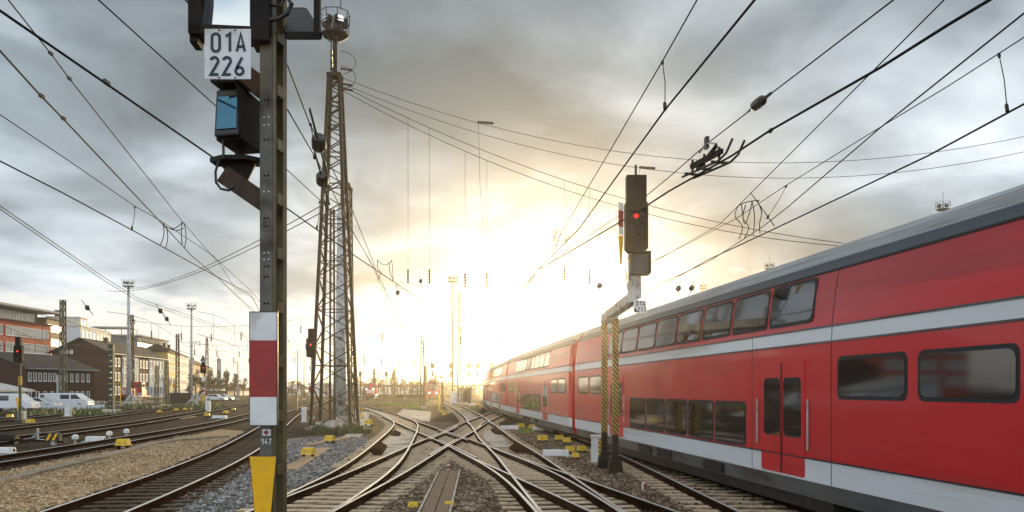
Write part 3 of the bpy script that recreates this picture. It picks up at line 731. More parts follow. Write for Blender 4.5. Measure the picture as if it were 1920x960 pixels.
# mast board white red white
def board(parent, c, wd, h, name='mast_board', fr=(.25, .75), M0=None, th=.012):
    b = MB(); b.box((c[0], c[1]+th, c[2]), (wd+.016*wd/.2, th, h+.016*wd/.2)); o = b.build(name, M['black'], parent)
    z0 = c[2]-h/2
    bw = MB(); bw.box((c[0], c[1]+th*.3, z0+h*fr[0]/2), (wd, th*.6, h*fr[0]-.0004)); bw.build('white_field', M['white'], o); bw = MB(); bw.box((c[0], c[1]+th*.3, z0+h*(1+fr[1])/2), (wd, th*.6, h*(1-fr[1])-.0004)); bw.build('white_field', M['white'], o)
    br = MB(); br.box((c[0], c[1]+th*.3, z0+h*(fr[0]+fr[1])/2), (wd, th*.6, h*(fr[1]-fr[0])-.0004)); br.build('red_field', M['sign_red'], o)
    return o
c = D(493.5, 691.5, 5.90)-fm_loc; board(fm, c, .196, .832, fr=(.25, .752))
c = D(493, 856, 5.90)-fm_loc
b = MB(); b.prism([(c.x-.102, c.z+.004), (c.x+.102, c.z+.004), (c.x+.012, c.z-.99), (c.x-.012, c.z-.99)], c.y, c.y+.01); yo = b.build('yellow_triangle_board', M['black'], fm)
b = MB(); b.prism([(c.x-.097, c.z), (c.x+.097, c.z), (c.x+.008, c.z-.97), (c.x-.008, c.z-.97)], c.y-.004, c.y-.001); b.build('yellow_field', M['yellow'], yo)
# number plate
c = D(427, 101.5, 5.80)-fm_loc
b = MB(); b.box((c.x, c.y, c.z), (.336, .006, .366)); npl = b.build('number_plate', M['white'], fm, bevel=.004)
text('01A', 'lettering', M['navy'], npl, (c.x+.006, c.y-.004, c.z+.082), .146, None, .14, .62)
text('226', 'lettering', M['navy'], npl, (c.x-.004, c.y-.004, c.z-.088), .146, None, .14, .62)
b = MB()
for q, zz in ((-.06, .172), (.055, .172), (-.06, -.172), (.055, -.172)): b = MB(); b.tube([(c.x+q, c.y-.008, c.z+zz), (c.x+q, c.y, c.z+zz)], .006, 8); b.build('screw', M['rust'], npl)
# big signal above the plate
c0 = D(352, 72, 5.95)-fm_loc; c1 = D(508, -130, 5.95)-fm_loc
xl, xr, zb, zt = c0.x, c1.x-.02, c0.z, c1.z; xm = (xl+xr)/2
big = bpy.data.objects.new('signal_box', None); COL.objects.link(big); big.parent = fm; big.location = (xm, .05, 0); big.rotation_euler = (0, 0, R(6)); hw = (xr-xl)/2
top = MB(); top.box((0, .14, (zb+zt)/2+.05), (2*hw-.06, .2, zt-zb-.06)); top.build('housing', M['brown_black'], big, bevel=.01)
gl = MB(); gl.box((-.03, .032, zb+.09+.44), (.44, .012, .84)); gl.build('lens', M['mirror_glass'], big)
hb = MB(); hb.box((-hw+.055, -.02, (zb+zt)/2+.02), (.10, .20, zt-zb)); hb.box((-hw+.035, .0, zb+.02), (.06, .16, .1)); hb.build('hood_side', M['brown_black'], big, bevel=.008)
hb = MB(); hb.prism([(-hw+.085, zb+.07), (-hw+.10, zb+.07), (-hw+.125, zb+.35), (-hw+.125, zt), (-hw+.085, zt)], -.09, .03); hb.build('hood_wing', M['brown_black'], big)
hb = MB(); hb.box((hw-.075, -.02, (zb+zt)/2-.01), (.14, .24, zt-zb+.02)); hb.build('hood_side', M['brown_black'], big, bevel=.008)
hb = MB(); hb.box((0, -.03, zb+.055), (2*hw-.02, .18, .075)); hb.build('lower_rim', M['brown_black'], big, bevel=.006)
hb = MB(); hb.box((0, -.1, zt+.02), (2*hw, .4, .03)); hb.build('hood', M['brown_black'], big)
# speed indicator below the plate, on its bracket
ic = D(428, 211, 5.95)-fm_loc
ib = bpy.data.objects.new('indicator_box', None); COL.objects.link(ib); ib.parent = fm; ib.location = ic; ib.rotation_euler = (R(-5), 0, R(-12))
bb = MB(); bb.box((0, .17, 0), (.215, .30, .40), taper=.97); bb.build('housing', M['brown_black'], ib, bevel=.012)
bb = MB(); bb.box((0, -.004, -.005), (.20, .03, .36)); bb.build('bezel', M['black'], ib, bevel=.02)
bb = MB(); bb.box((.004, -.024, -.01), (.165, .008, .255)); bb.build('lens', M['blue_glass'], ib, bevel=.01)
bb = MB(); bb.box((-.012, .0, .206), (.24, .16, .02), M=Matrix.Rotation(R(6), 4, 'Y')); bb.build('hood', M['brown_black'], ib)
bb = MB(); bb.add([(.106, -.10, .2), (.112, -.10, .2), (.112, .0, -.16), (.106, .0, -.16), (.106, .02, .2), (.112, .02, .2)], [(0, 1, 2, 3), (0, 3, 4), (1, 5, 2), (0, 4, 5, 1)]); bb.build('hood_cheek', M['brown_black'], ib)
bz = D(441, 262, 6.05)-fm_loc; b2 = D(441, 297, 6.05)-fm_loc
bb = MB(); bb.tube([bz+Vector((0, .1, .02)), b2+Vector((0, .1, 0))], .036, 10); bb.tube([(b2.x, b2.y+.1, b2.z), (b2.x, b2.y+.1, b2.z-.13)], .05, 10)
bb.build('stand_pipe', M['brown_black'], fm)
bb = MB(); bb.poly([(b2.x-.2, b2.y+.02), (b2.x-.08, b2.y-.06), (b2.x+.1, b2.y-.06), (b2.x+.2, b2.y+.04), (b2.x+.2, b2.y+.16), (b2.x-.2, b2.y+.16)], b2.z-.02, b2.z+.012)
bb.prism([(b2.x-.14, b2.z-.02), (b2.x+.14, b2.z-.02), (b2.x+.05, b2.z-.2), (b2.x-.06, b2.z-.13)], b2.y+.05, b2.y+.07)
bb.build('flange', M['brown_black'], fm)
def arm(p, q, h, parent=fm, m='brown_black'):
    b = MB(); p, q = Vector(p), Vector(q); b.bar(p, q, .09, h); b.build('bracket_arm', M['arm_brown'], parent)
a0 = D(420, 328, 6.1)-fm_loc; a1 = D(512, 388, 6.1)-fm_loc; arm(a0, a1+Vector((-.02, 0, 0)), .14)
a0 = D(425, 118, 6.08)-fm_loc; a1 = D(510, 178, 6.08)-fm_loc; arm(a0, a1, .15)
bb = MB(); q = [D(x, y, 5.98)-fm_loc for x, y in ((410, 302), (404, 322), (405, 342), (414, 354), (428, 357), (440, 350))]; bb.tube(q, .010, 6); bb.build('cable', M['black'], fm); bb = MB()
q = [D(x, y, 5.98)-fm_loc for x, y in ((418, 262), (419, 280), (419, 296))]; bb.tube(q, .010, 6); bb.build('cable', M['black'], fm); bb = MB()
q = [D(x, y, 5.97)-fm_loc for x, y in ((505, -10), (538, -8), (547, 8), (540, 24), (522, 35), (500, 38))]; bb.tube(q, .018, 7); bb.build('cable', M['black'], fm); bb = MB(); q = [D(x, y, 5.98)-fm_loc for x, y in ((500, 2), (512, 10), (525, 12), (532, 0), (530, -14))]; bb.tube(q, .012, 7)
bb.build('cable', M['black'], fm)
# working platform bracket on the right
pl = MB(); q = [D(x, y, Y)-fm_loc for x, y, Y in ((538, 67, 6.0), (600, 67, 6.0), (572, 21, 6.9), (538, 21, 6.9))]
pl.add([tuple(v) for v in q]+[tuple(v+Vector((0, 0, .03))) for v in q], [(0, 1, 2, 3), (7, 6, 5, 4), (0, 4, 5, 1), (1, 5, 6, 2), (2, 6, 7, 3), (3, 7, 4, 0)])
for i in range(4): pl.bar(q[i], q[(i+1) % 4], .03, .05)
pl.bar(q[1]+Vector((-.02, 0, 0)), q[1]+Vector((-.02, 0, .5)), .045); pl.build('platform', M['brown_black'], fm)

# ------------------------------------------------------------------ signals
def visor(b, c, r, d=.22, m=0):
    n = 10; vs = []; 
    for k in range(n+1):
        a = math.pi*(-.05+1.1*k/n); vs += [(c[0]+r*math.cos(a), c[1], c[2]+r*math.sin(a)), (c[0]+r*math.cos(a), c[1]-d*(.6+.4*math.sin(a)), c[2]+r*math.sin(a))]
    b.add(vs, [(2*k, 2*k+1, 2*k+3, 2*k+2) for k in range(n)], m)
def signal_head(parent, c, wd, h, top=.34, lit=(.0, .2), s=1.0, topw=.62, m='brown_black'):
    """a light signal screen: broad plate with a narrower box on top; c = centre of the lower edge"""
    hb = h*(1-top)
    b = MB(); n = wd*.16
    b.prism([(c[0]-wd/2+n, c[2]), (c[0]+wd/2-n, c[2]), (c[0]+wd/2, c[2]+n), (c[0]+wd/2, c[2]+hb-n*.5), (c[0]+wd/2-n*.5, c[2]+hb), (c[0]-wd/2+n*.5, c[2]+hb), (c[0]-wd/2, c[2]+hb-n*.5), (c[0]-wd/2, c[2]+n)], c[1], c[1]+.26*s)
    b.box((c[0], c[1]+.13*s, c[2]+hb+(h-hb)/2), (wd*topw, .26*s, h-hb))
    for q, zz in ((-.22, .74), (.24, .74), (-.22, .5), (.22, .5), (0, .26), (.26, .2)): visor(b, (c[0]+q*wd, c[1], c[2]+hb*zz), wd*.15, .14*s)
    o = b.build('signal_head', M[m], parent)
    b = MB()
    for q, zz in ((-.22, .76), (.24, .76), (-.22, .5), (.22, .5), (0, .26)): b.tube([(c[0]+q*wd, c[1]-.012, c[2]+hb*zz), (c[0]+q*wd, c[1]+.01, c[2]+hb*zz)], wd*.12, 14)
    b.build('unlit_lens', M['black'], o)
    b = MB(); b.tube([(c[0]+lit[0]*wd, c[1]-.022, c[2]+hb*lit[1]), (c[0]+lit[0]*wd, c[1]+.0, c[2]+hb*lit[1])], wd*.105, 16); b.build('red_light', M['red_lamp'], o)
    return o
# main signal on the right
ms = thing('main_signal', 'light signal showing red on two striped posts with cantilever arm, beside the speeding train', 'signal', (2.9, 23.6, 0), 0, 'light signals of the yard')
def L(v): return Vector(v)-Vector(ms.location)
for (px, py) in ((1153.5, 888), (1133, 879)):
    p = L(G(px, py)); zt = 4.42
    b = MB(); b.box((p.x, p.y, 1.1+(zt-1.1)/2), (.17, .17, zt-1.1)); b.build('striped_post', M['stripe'], ms)
    b = MB(); b.box((p.x, p.y, .6), (.172, .172, 1.0)); b.box((p.x, p.y, .18), (.42, .42, .36), taper=.8); b.box((p.x, p.y, .42), (.28, .28, .2), taper=.75); b.build('post_foot', M['brown_black'], ms)
b = MB(); y0, y1 = L(G(1133, 879)).y+.3, -4.6
xa = L(G(1143, 884)).x
for s in (-.10, .10): b.bar((xa+s-.0, y0, 4.53), (xa+.02+s, y1, 4.53), .07, .22)
for k in range(6): yy = y0+(y1-y0)*k/5; b.box((xa, yy, 4.54), (.26, .06, .16))
for yy in (L(G(1153.5, 888)).y, L(G(1133, 879)).y): b.box((xa, yy, 4.40), (.34, .3, .05))
b.build('cantilever_arm', M['galv'], ms)
HY = 19.0; hc = L(D(1194, 472, HY))
signal_head(ms, hc, .545, 1.83, top=.345, lit=(-.03, .71), s=1.0, topw=.86)
b = MB(); b.bar((hc.x-.12, hc.y+.3, 4.45), (hc.x-.12, hc.y+.3, hc.z+1.3), .08); b.bar((hc.x+.0, hc.y+.3, 4.45), (hc.x+.0, hc.y+.3, hc.z+1.3), .08)
for k in range(7): b.bar((hc.x-.12, hc.y+.3, 4.7+.3*k), (hc.x, hc.y+.3, 4.7+.3*k), .03)
b.box((hc.x-.02, hc.y+.25, 4.72), (.30, .32, .30)); b.box((hc.x+.02, hc.y+.2, 5.0), (.2, .2, .28)); b.build('head_bracket', M['galv'], ms)
q = L(D(1164, 410, HY)); brd = bpy.data.objects.new('mast_board', None); COL.objects.link(brd); brd.parent = ms; brd.location = q; brd.rotation_euler = (0, 0, R(52))
b = MB(); b.box((0, 0, .0), (.2, .012, .76)); b.build('white_field', M['white'], brd); b = MB(); b.box((0, 0, .0), (.204, .018, .38)); b.build('red_field', M['sign_red'], brd)
q = L(D(1164, 442, HY)); b = MB(); b.prism([(-.11, 0), (.11, 0), (.03, -.68), (-.03, -.68)], -.006, .006, M=Matrix.Translation(q) @ Matrix.Rotation(R(52), 4, 'Z')); b.build('yellow_triangle_board', M['yellow'], ms)
q = L(D(1201, 494, HY-.05)); b = MB(); b.box((q.x, q.y+.1, q.z), (.44, .28, .53)); so = b.build('speed_indicator', M['brown_black'], ms, bevel=.01)
b = MB(); b.prism([(q.x-.19, q.z-.23), (q.x+.19, q.z-.23), (q.x+.17, q.z+.22), (q.x-.17, q.z+.22)], q.y-.052, q.y-.042); b.build('lens', M['dark_glass'], so)
b = MB(); b.prism([(q.x+.19, q.z-.24), (q.x+.22, q.z-.24), (q.x+.22, q.z+.25), (q.x+.19, q.z+.25)], q.y-.2, q.y-.04); b.box((q.x, q.y-.12, q.z+.255), (.44, .2, .02)); b.build('hood', M['brown_black'], so)
q = L(D(1200, 575, HY-.25)); b = MB(); b.box((q.x, q.y, q.z), (.30, .01, .30)); pl = b.build('number_plate', M['white'], ms)
text('01A', 'lettering', M['navy'], pl, (q.x+.01, q.y-.007, q.z+.075), .115, None, .15, .66); text('217', 'lettering', M['navy'], pl, (q.x+.04, q.y-.007, q.z-.07), .115, None, .15, .66)
b = MB(); b.prism([(q.x-.13, q.z-.12), (q.x-.06, q.z-.12), (q.x-.13, q.z-.0)], q.y-.012, q.y-.006); b.build('arrow_mark', M['navy'], pl)
b = MB(); b.tube([hc+Vector((-.2, .2, -.1)), hc+Vector((-.25, .1, -.4)), hc+Vector((-.18, .2, -.9))], .015, 6); b.build('cable', M['black'], ms); b = MB(); b.tube([hc+Vector((.0, .15, 1.8)), hc+Vector((.0, .15, 2.1))], .03, 6); b.build('cable', M['black'], ms)
# grey cabinet at its feet
p = G(1119, 868); cb = thing('relay_cabinet', 'pale grey relay cabinet with striped edge at the feet of the striped posts', 'cabinet', (p.x, p.y, 0))
b = MB(); b.box((0, .1, .42), (.30, .5, .84)); b.box((0, .1, .87), (.36, .56, .06)); b.build('cabinet_body', M['white'], cb, bevel=.01)
b = MB(); b.box((.08, -.16, .42), (.10, .012, .76)); b.build('striped_edge', M['stripe_tape'], cb); b = MB(); b.box((-.02, .1, .02), (.4, .6, .06)); b.build('plinth', M['concrete'], cb)

def small_signal(px, ybase, hy0, hy1, wpx, label, sgn=(), post='galv', tri=False, stripe=None, Y=None):
    Y = Y or FPX*CZ/(ybase-HOR); k = Y/FPX; p = D(px, HOR, Y); t = thing('light_signal', label, 'signal', (p.x, Y, 0), 0, 'light signals of the yard')
    zb, zt = D(px, hy1, Y).z, D(px, hy0, Y).z; wd = wpx*k
    b = MB(); b.bar((0, .3, 0), (0, .3, zb+.4*(zt-zb)), max(.14, wd*.22)); b.box((0, .3, .1), (.5, .5, .3)); b.build('post', M[post], t)
    signal_head(t, (0, 0, zb), wd, zt-zb, lit=(-.02, .66))
    for nm, ya, yb, ww in sgn:
        za, zc = D(px, ya, Y).z, D(px, yb, Y).z
        if nm == 'board': board(t, (0, .02, (za+zc)/2), ww*k, za-zc, th=.03)
        if nm == 'yellow': bb = MB(); bb.prism([(-ww*k/2, za), (ww*k/2, za), (.03, zc), (-.03, zc)], .0, .03); bb.build('yellow_triangle_board', M['yellow'], t)
        if nm == 'plate': bb = MB(); bb.box((0, .05, (za+zc)/2), (ww*k, .03, za-zc)); bb.build('number_plate', M['white'], t)
        if nm == 'stripe': bb = MB(); bb.box((0, .3, (za+zc)/2), (max(.16, wd*.22)+.03, .2, za-zc)); bb.build('striped_sleeve', M['stripe_tape'], t)
    if tri:
        z0 = D(px, hy0+2, Y).z; q = 6.5*k; bb = MB(); bb.prism([(-q, z0), (q, z0), (0, z0+14*k)], -.02, .02); o = bb.build('triangle_sign', M['white'], t)
        bb = MB(); bb.prism([(-q*.72, z0+1.6*k), (q*.72, z0+1.6*k), (0, z0+11.4*k)], -.03, -.02); o2 = bb.build('black_field', M['navy'], o)
        bb = MB(); bb.bar((-.1, -.035, z0+3*k), (.02, -.035, z0+7*k), .05, .01); bb.bar((.04, -.035, z0+3*k), (.12, -.035, z0+6*k), .05, .01); bb.build('white_mark', M['white'], o)
small_signal(33, 793, 631, 680, 16, 'red light signal on a green post at the left edge, before the low brick building', sgn=(('stripe', 705, 722, 8), ('yellow', 745, 770, 6)), post='lattice_green')
small_signal(381, 773, 676, 700, 11, 'red light signal under a black and white triangle sign, before the dark trees', sgn=(('plate', 707, 714, 7), ('board', 727, 739, 4.5), ('yellow', 741, 757, 5)), post='lattice_green', tri=True)
small_signal(583, 788, 616, 670, 18, 'red light signal just left of the tall lattice tower', sgn=(('plate', 686, 694, 7), ('board', 718, 742, 8), ('yellow', 744, 766, 7)), post='galv')

# ------------------------------------------------------------------ the red double deck train
# body outline: (half width, z, material index of the strip that starts here)
PROF = [(1.30, .45, 0), (1.36, .74, 1), (1.395, .76, 1), (1.40, 1.15, 2), (1.40, 2.2, 2), (1.40, 3.0, 2), (1.395, 3.20, 3), (1.385, 3.43, 2), (1.36, 3.70, 2), (1.32, 4.05, 2), (1.25, 4.42, 4), (1.15, 4.60, 4), (1.13, 4.615, 5), (1.0, 4.78, 5), (.99, 4.795, 5), (.85, 4.91, 5), (.84, 4.925, 5), (.5, 5.0, 5), (0, 5.03, 5)]
def prof_x(z):
    zs = [p[1] for p in PROF]; xs = [p[0] for p in PROF]; return float(np.interp(z, zs, xs))
CL = 26.3
def make_coach(label):
    t = thing('double_deck_coach', label, 'train coach', (0, 0, 0), 0, 'coaches of the red double deck train')
    b = MB(); full = [(-p[0], p[1]) for p in PROF]+[(p[0], p[1]) for p in PROF[::-1][1:]]; n = len(full)
    stations = [0, .35, 3, 8, 13.15, 18, 23, CL-.35, CL]
    for i, y in enumerate(stations):
        k = .93 if i in (0, len(stations)-1) else 1
        b.v += [(x*k, y, z if k == 1 else .45+(z-.45)*.985) for x, z in full]
    mi = [p[2] for p in PROF[:-1]]; mi = mi+mi[::-1]
    for i in range(len(stations)-1):
        for j in range(n-1): b.face((i*n+j, i*n+j+1, (i+1)*n+j+1, (i+1)*n+j), mi[j])
        b.face((i*n+n-1, i*n, (i+1)*n, (i+1)*n+n-1), 0)
    b.face(tuple(range(n)), 2); b.face(tuple(range((len(stations)-1)*n, len(stations)*n)), 2)
    body = b.build('body', [M['train_skirt'], M['train_white'], M['train_red'], M['train_white'], M['train_slate'], M['train_grey']], t)
    for pl in body.data.polygons: pl.use_smooth = False
    def panel(name, y0, y1, z0, z1, m, parent, off=.006, th=.02, rad=.12, frame=None):
        """a panel following the side of the body (left side), rounded corners"""
        zs = [z0+(z1-z0)*k/4 for k in range(5)]
        def outline(o, grow):
            pts = []
            a0, a1, c0, c1 = y0-grow, y1+grow, z0-grow, z1+grow
            for cx, cz, st in ((a1-rad, c1-rad, 0), (a0+rad, c1-rad, 90), (a0+rad, c0+rad, 180), (a1-rad, c0+rad, 270)):
                for k in range(4): q = R(st+30*k); pts.append((cx+rad*math.cos(q), cz+rad*math.sin(q)))
            xa, xb = prof_x(z0), prof_x(z1); sag = max(prof_x(z0+(z1-z0)*k/8)-(xa+(xb-xa)*k/8) for k in range(9))
            return [(-(xa+(xb-xa)*(z-z0)/(z1-z0))-o-sag, y, z) for y, z in pts]
        def mk(nm, o, grow, mm, par, inner=-.05):
            A, B = outline(o, grow), outline(inner, grow); n = len(A); bb = MB()
            bb.add(A+B, [(k, (k+1) % n, n+(k+1) % n, n+k) for k in range(n)]+[tuple(range(n))]); return bb.build(nm, mm, par)
        if frame: 
            f = mk(name, off-.003, frame, M['train_seal'], parent); mk('pane', off+.004, 0, m, f); return f
        return mk(name, off, 0, m, parent)
    # dark window band of the lower deck, then its windows
    for k in range(5): y = 8.75+k*1.78; panel('lower_window', y, y+1.60, 1.26, 2.06, M['train_glass'], t, frame=.07)
    for k in range(8): y = 6.0+k*1.82; panel('upper_window', y, y+1.62, 3.62, 4.30, M['train_glass'], t, frame=.06)
    for y in (1.2, 3.3): panel('middle_window', y, y+1.75, 2.27, 2.86, M['train_glass'], t, frame=.06)
    for y in (21.3, 23.4): panel('middle_window', y, y+1.75, 2.27, 2.86, M['train_glass'], t, frame=.06)
    for y in (6.2, 18.3):
        d = panel('door', y, y+1.75, .80, 2.92, M['train_red'], t, off=.010, rad=.06)
        for s in (0, 1): panel('window', y+.12+s*.82, y+.80+s*.82, 1.5, 2.6, M['train_glass'], d, off=.016, rad=.10)
        bb = MB(); bb.box((-1.418, y+.875, 1.85), (.02, .03, 2.05)); bb.build('door_seam', M['train_seal'], d)
    for y in (1.0, 5.3, 8.4, 18.0, 20.4, 25.3):
        bb = MB(); pr = [(q[0]+.002, q[1]) for q in PROF[2:11]]; vs = [(-x, y+s, z) for x, z in pr for s in (-.011, .011)]
        bb.add(vs, [(2*k, 2*k+1, 2*k+3, 2*k+2) for k in range(len(pr)-1)]); bb.build('panel_seam', M['train_seal'], t)
    for y in (6.05, 8.1, 18.15, 20.2): bb = MB(); bb.tube([(-1.43, y, 1.3), (-1.43, y, 2.2)], .018, 6); bb.build('handrail', M['galv'], t)
    for z, hgt in ((1.16, .025), (3.185, .03), (3.445, .03), (4.40, .035)): bb = MB(); bb.box((-prof_x(z)-.004, CL/2, z), (.022, CL-.75, hgt)); bb.build('trim_strip', M['train_seal' if z > 4 or z < 1.2 else 'train_skirt'], t)
    for y in (10.6, 14.2, 16.0): bb = MB(); bb.box((-1.37, y, .6), (.03, 1.2, .22)); bb.build('equipment_flap', M['underframe'], t)
    # skirt between the bogies, bogies with wheels
    bb = MB(); bb.box((0, CL/2, .36), (2.5, CL-11, .28)); bb.build('underfloor', M['underframe'], t)
    for y in (3.1, CL-3.1):
        bb = MB()
        for s in (-1, 1):
            bb.prism([(-1.7, .62), (-1.4, .74), (-.5, .56), (.5, .56), (1.4, .74), (1.7, .62), (1.5, .46), (.6, .40), (-.6, .40), (-1.5, .46)], -.06, .06, M=Matrix.Translation((s*1.08, y, 0)) @ Matrix.Rotation(R(90), 4, 'Z'))
            for q in (-1.25, 1.25): bb.box((s*1.16, y+q, .56), (.14, .34, .30))
            bb.tube([(s*1.18, y-.35, .38), (s*1.18, y-.35, .74)], .09, 10); bb.tube([(s*1.18, y+.35, .38), (s*1.18, y+.35, .74)], .09, 10)
        bb.box((0, y, .66), (2.0, .5, .22)); bg = bb.build('bogie', M['underframe'], t)
        for q in (-1.25, 1.25):
            for s in (-1, 1):
                w_ = MB(); w_.tube([(s*.68, y+q, .64), (s*.82, y+q, .64)], .455, 24); w_.tube([(s*.80, y+q, .64), (s*.9, y+q, .64)], .14, 12); w_.build('wheel', M['underframe'], bg)
    bb = MB(); bb.box((0, -.1, 1.95), (1.6, .5, 2.4)); bb.build('gangway', M['train_seal'], t)
    return t
def place_coach(t, y0):
    y1 = y0+CL; x0, x1 = TT_STRAIGHT(y0), TT_STRAIGHT(y1); t.location = (x0, y0, .17-.17); t.rotation_euler = (0, 0, -math.atan2(x1-x0, y1-y0))
c0 = make_coach('nearest red double deck coach, filling the right edge of the view')
place_coach(c0, 8.3)
for i, lab in enumerate(('second red double deck coach, running behind the striped signal posts', 'third red double deck coach, just left of the striped signal posts', 'farthest red double deck coach at the sunlit end of the train')):
    place_coach(copy_tree(c0, label=lab), 8.3+(i+1)*(CL+.45))

# oncoming train in the distance
p = G(812, 752); ft = thing('train_front', 'small oncoming red train with lit headlamps in the far centre', 'train', (p.x, p.y, 0), R(6))
b = MB(); pf = [(-1.4, .5), (1.4, .5), (1.42, 2.2), (1.3, 3.6), (.95, 4.4), (.5, 4.7), (-.5, 4.7), (-.95, 4.4), (-1.3, 3.6), (-1.42, 2.2)]
b.prism(pf, 1.0, 45); n = len(pf); b.add([(x*.85, 0, .5+(z-.5)*.93) for x, z in pf]+[(x, 1.0, z) for x, z in pf], [tuple(range(n))]+[(k, (k+1) % n, n+(k+1) % n, n+k) for k in range(n)])
b.build('body', M['loco_red'], ft)
b = MB(); b.prism([(-1.0, 2.3), (1.0, 2.3), (.85, 3.6), (-.85, 3.6)], -.04, .03); b.build('windscreen', M['train_glass'], ft)
b = MB(); b.prism([(-.9, 3.7), (.9, 3.7), (.7, 4.2), (-.7, 4.2)], -.05, .3); b.build('destination_board', M['black'], ft)
for s in (-1, 1): b = MB(); b.box((s*.75, -.04, 1.75), (.34, .08, .22)); b.build('headlight', M['head_lamp'], ft)
b = MB(); b.box((0, -.05, 1.1), (1.9, .2, .35)); b.box((0, .6, .5), (2.4, 1.6, .5)); 
for s in (-1, 1): b.tube([(s*.8, -.5, .95), (s*.8, 0, .95)], .2, 10)
b.build('buffer_beam', M['underframe'], ft); b = MB(); b.box((0, 20, 4.6), (1.6, 40, .3)); b.build('roof', M['train_grey'], ft)
# red shunters
def shunter(label, loc, rz, s=1.0):
    t = thing('shunting_locomotive', label, 'locomotive', loc, rz, 'red shunting locomotives')
    b = MB(); b.box((0, 2.6, 1.95), (1.9, 4.4, 1.5)); b.box((0, 7.6, 1.85), (1.9, 2.2, 1.3)); b.box((0, 4.8, 1.12), (2.7, 9.6, .28)); b.build('hood', M['loco_red'], t, bevel=.08)
    b = MB(); b.box((0, 5.7, 2.5), (2.7, 1.9, 2.5)); b.box((0, 5.7, 3.8), (2.8, 2.1, .16)); cbn = b.build('cab', M['loco_red'], t, bevel=.06)
    for c_, s_ in [((xx, yy, 3.2), (.8, .03, .6)) for xx in (-.75, .75) for yy in (4.73, 6.67)]+[((xx, 5.7, 3.2), (.03, 1.3, .6)) for xx in (-1.36, 1.36)]:
        b = MB(); b.box(c_, s_); b.build('window', M['pane'], cbn)
    b = MB()
    for zz in (1.7, 2.0, 2.3): b.box((0, .38, zz), (1.5, .04, .18))
    b.build('radiator_grille', M['white'], t)
    for xx in (-.75, .75): b = MB(); b.tube([(xx, .3, 2.5), (xx, .42, 2.5)], .14, 10); b.build('headlight', M['head_lamp' if s < 1 else 'white'], t)
    b = MB(); b.box((0, 2.6, 2.85), (.5, .5, .5)); b.build('exhaust', M['loco_red'], t)
    b = MB()
    for yy in (1.8, 4.6, 7.4):
        for xx in (-.8, .8): b.tube([(xx-.07, yy, .62), (xx+.07, yy, .62)], .6, 18)
    b.box((0, 4.8, .75), (1.9, 8.6, .5)); b.build('wheelset', M['underframe'], t)
    b = MB(); b.box((0, 0, 1.05), (2.7, .14, .45)); b.bar((-1.3, .1, .3), (-1.3, .1, 2.2), .05); b.bar((1.3, .1, .3), (1.3, .1, 2.2), .05)
    for xx in (-.88, .88): b.tube([(xx, -.5, 1.05), (xx, 0, 1.05)], .22, 10)
    b.build('buffer_beam', M['underframe'], t)
    return t
p = G(258, 754.5); shunter('red shunting locomotive parked in front of the white panelled brick block', (p.x-.9, p.y-3, 0), R(6))
p = G(693, 750.5); shunter('small red shunting locomotive facing us in the centre left distance', (p.x, p.y, 0), R(6), .9)
# buffer stop struts before the shunter
for (px, py, lab) in ((236, 762, 'grey slanted bumper strut left in front of the red shunter'), (250, 762, 'grey slanted bumper strut right in front of the red shunter'), (358, 760, 'grey slanted bumper strut left of the dark siding wall end'), (371, 759, 'grey slanted bumper strut right of the dark siding wall end')):
    p = G(px, py); b = MB(); b.bar((-.8, 0, .0), (.7, .6, 1.9), .25); b.bar((.7, .6, 0), (.7, .6, 1.9), .18); b.box((0, .3, .05), (2., 1., .1)); tag(b.build('bumper_strut', M['galv'], loc=p), lab, 'buffer stop', 'buffer stops at the sidings')

# ------------------------------------------------------------------ overhead wires
def wire(label, pts, r=.011, name='overhead_wire', cat='wire', group='overhead wires'):
    """pts: (px, py, z) turned into places above the tracks"""
    P = [G(*p) for p in pts]; dv = (P[0]-P[1]).normalized(); dv.z = 0; P = [P[0]+dv*22]+P; o = P[1].copy(); b = MB()
    b.tube([p-o for p in P], r, 5); w_ = b.build(name, M['wire'], loc=o); tag(w_, label, cat, group); return w_
def drop(parent, p0, p1, r=.007, name='dropper'):
    p0, p1 = G(*p0), G(*p1); o = parent.location; b = MB(); d = (p1-p0)
    b.tube([p0-o, p0-o+d*.5+Vector((.02, 0, 0)), p1-o], r, 5)
    b.tube([p0-o+d*.0, p0-o+d*.06], r*3, 6); b.tube([p0-o+d*.90, p0-o+d*1.0], r*3, 6); return b.build(name, M['wire'], parent)
def clamp(parent, p, d=.18, r=.03):
    q = G(*p)-Vector(parent.location); b = MB(); b.box(q, (.03, d*.55, .045)); b.build('clamp', M['black'], parent)
ZC, ZM = 5.6, 7.2
w1 = wire('thick contact wire from the upper left edge to the foreground mast', [(-60, -22, ZC), (0, 20, ZC), (395, 292, ZC), (540, 392, ZC), (603, 437, ZC), (657, 474, ZC), (736, 527, ZC), (800, 570, ZC), (905, 650, ZC)], .013)
clamp(w1, (200, 155, ZC+.03), .2)
w2 = wire('messenger wire from the top edge behind the 01A 226 plate to the upper oval weight', [(150, -32, ZM), (185, 0, ZM), (395, 190, ZM), (540, 320, ZM), (603, 378, ZM), (657, 425, ZM), (722, 541, ZM), (752, 610, ZM)], .010)
w3 = wire('thin messenger wire crossing the two thick wires at the upper left', [(0, -30, ZM), (16, 0, ZM), (95, 100, ZM), (130, 147, ZM), (341, 414, ZM), (414, 498, ZM), (440, 540, ZM), (513, 580, ZM)], .010)
for q in ((95, 100, ZM), (130, 147, ZM)): clamp(w3, q, .16)
w4 = wire('left contact wire with two black clamps', [(-40, 50, 6.0), (0, 95, 6.0), (77, 180, 6.0), (118, 222, 6.0), (300, 415, 6.0), (360, 480, 6.), (410, 522, 6.), (450, 560, 6.), (513, 618, 6.)], .012)
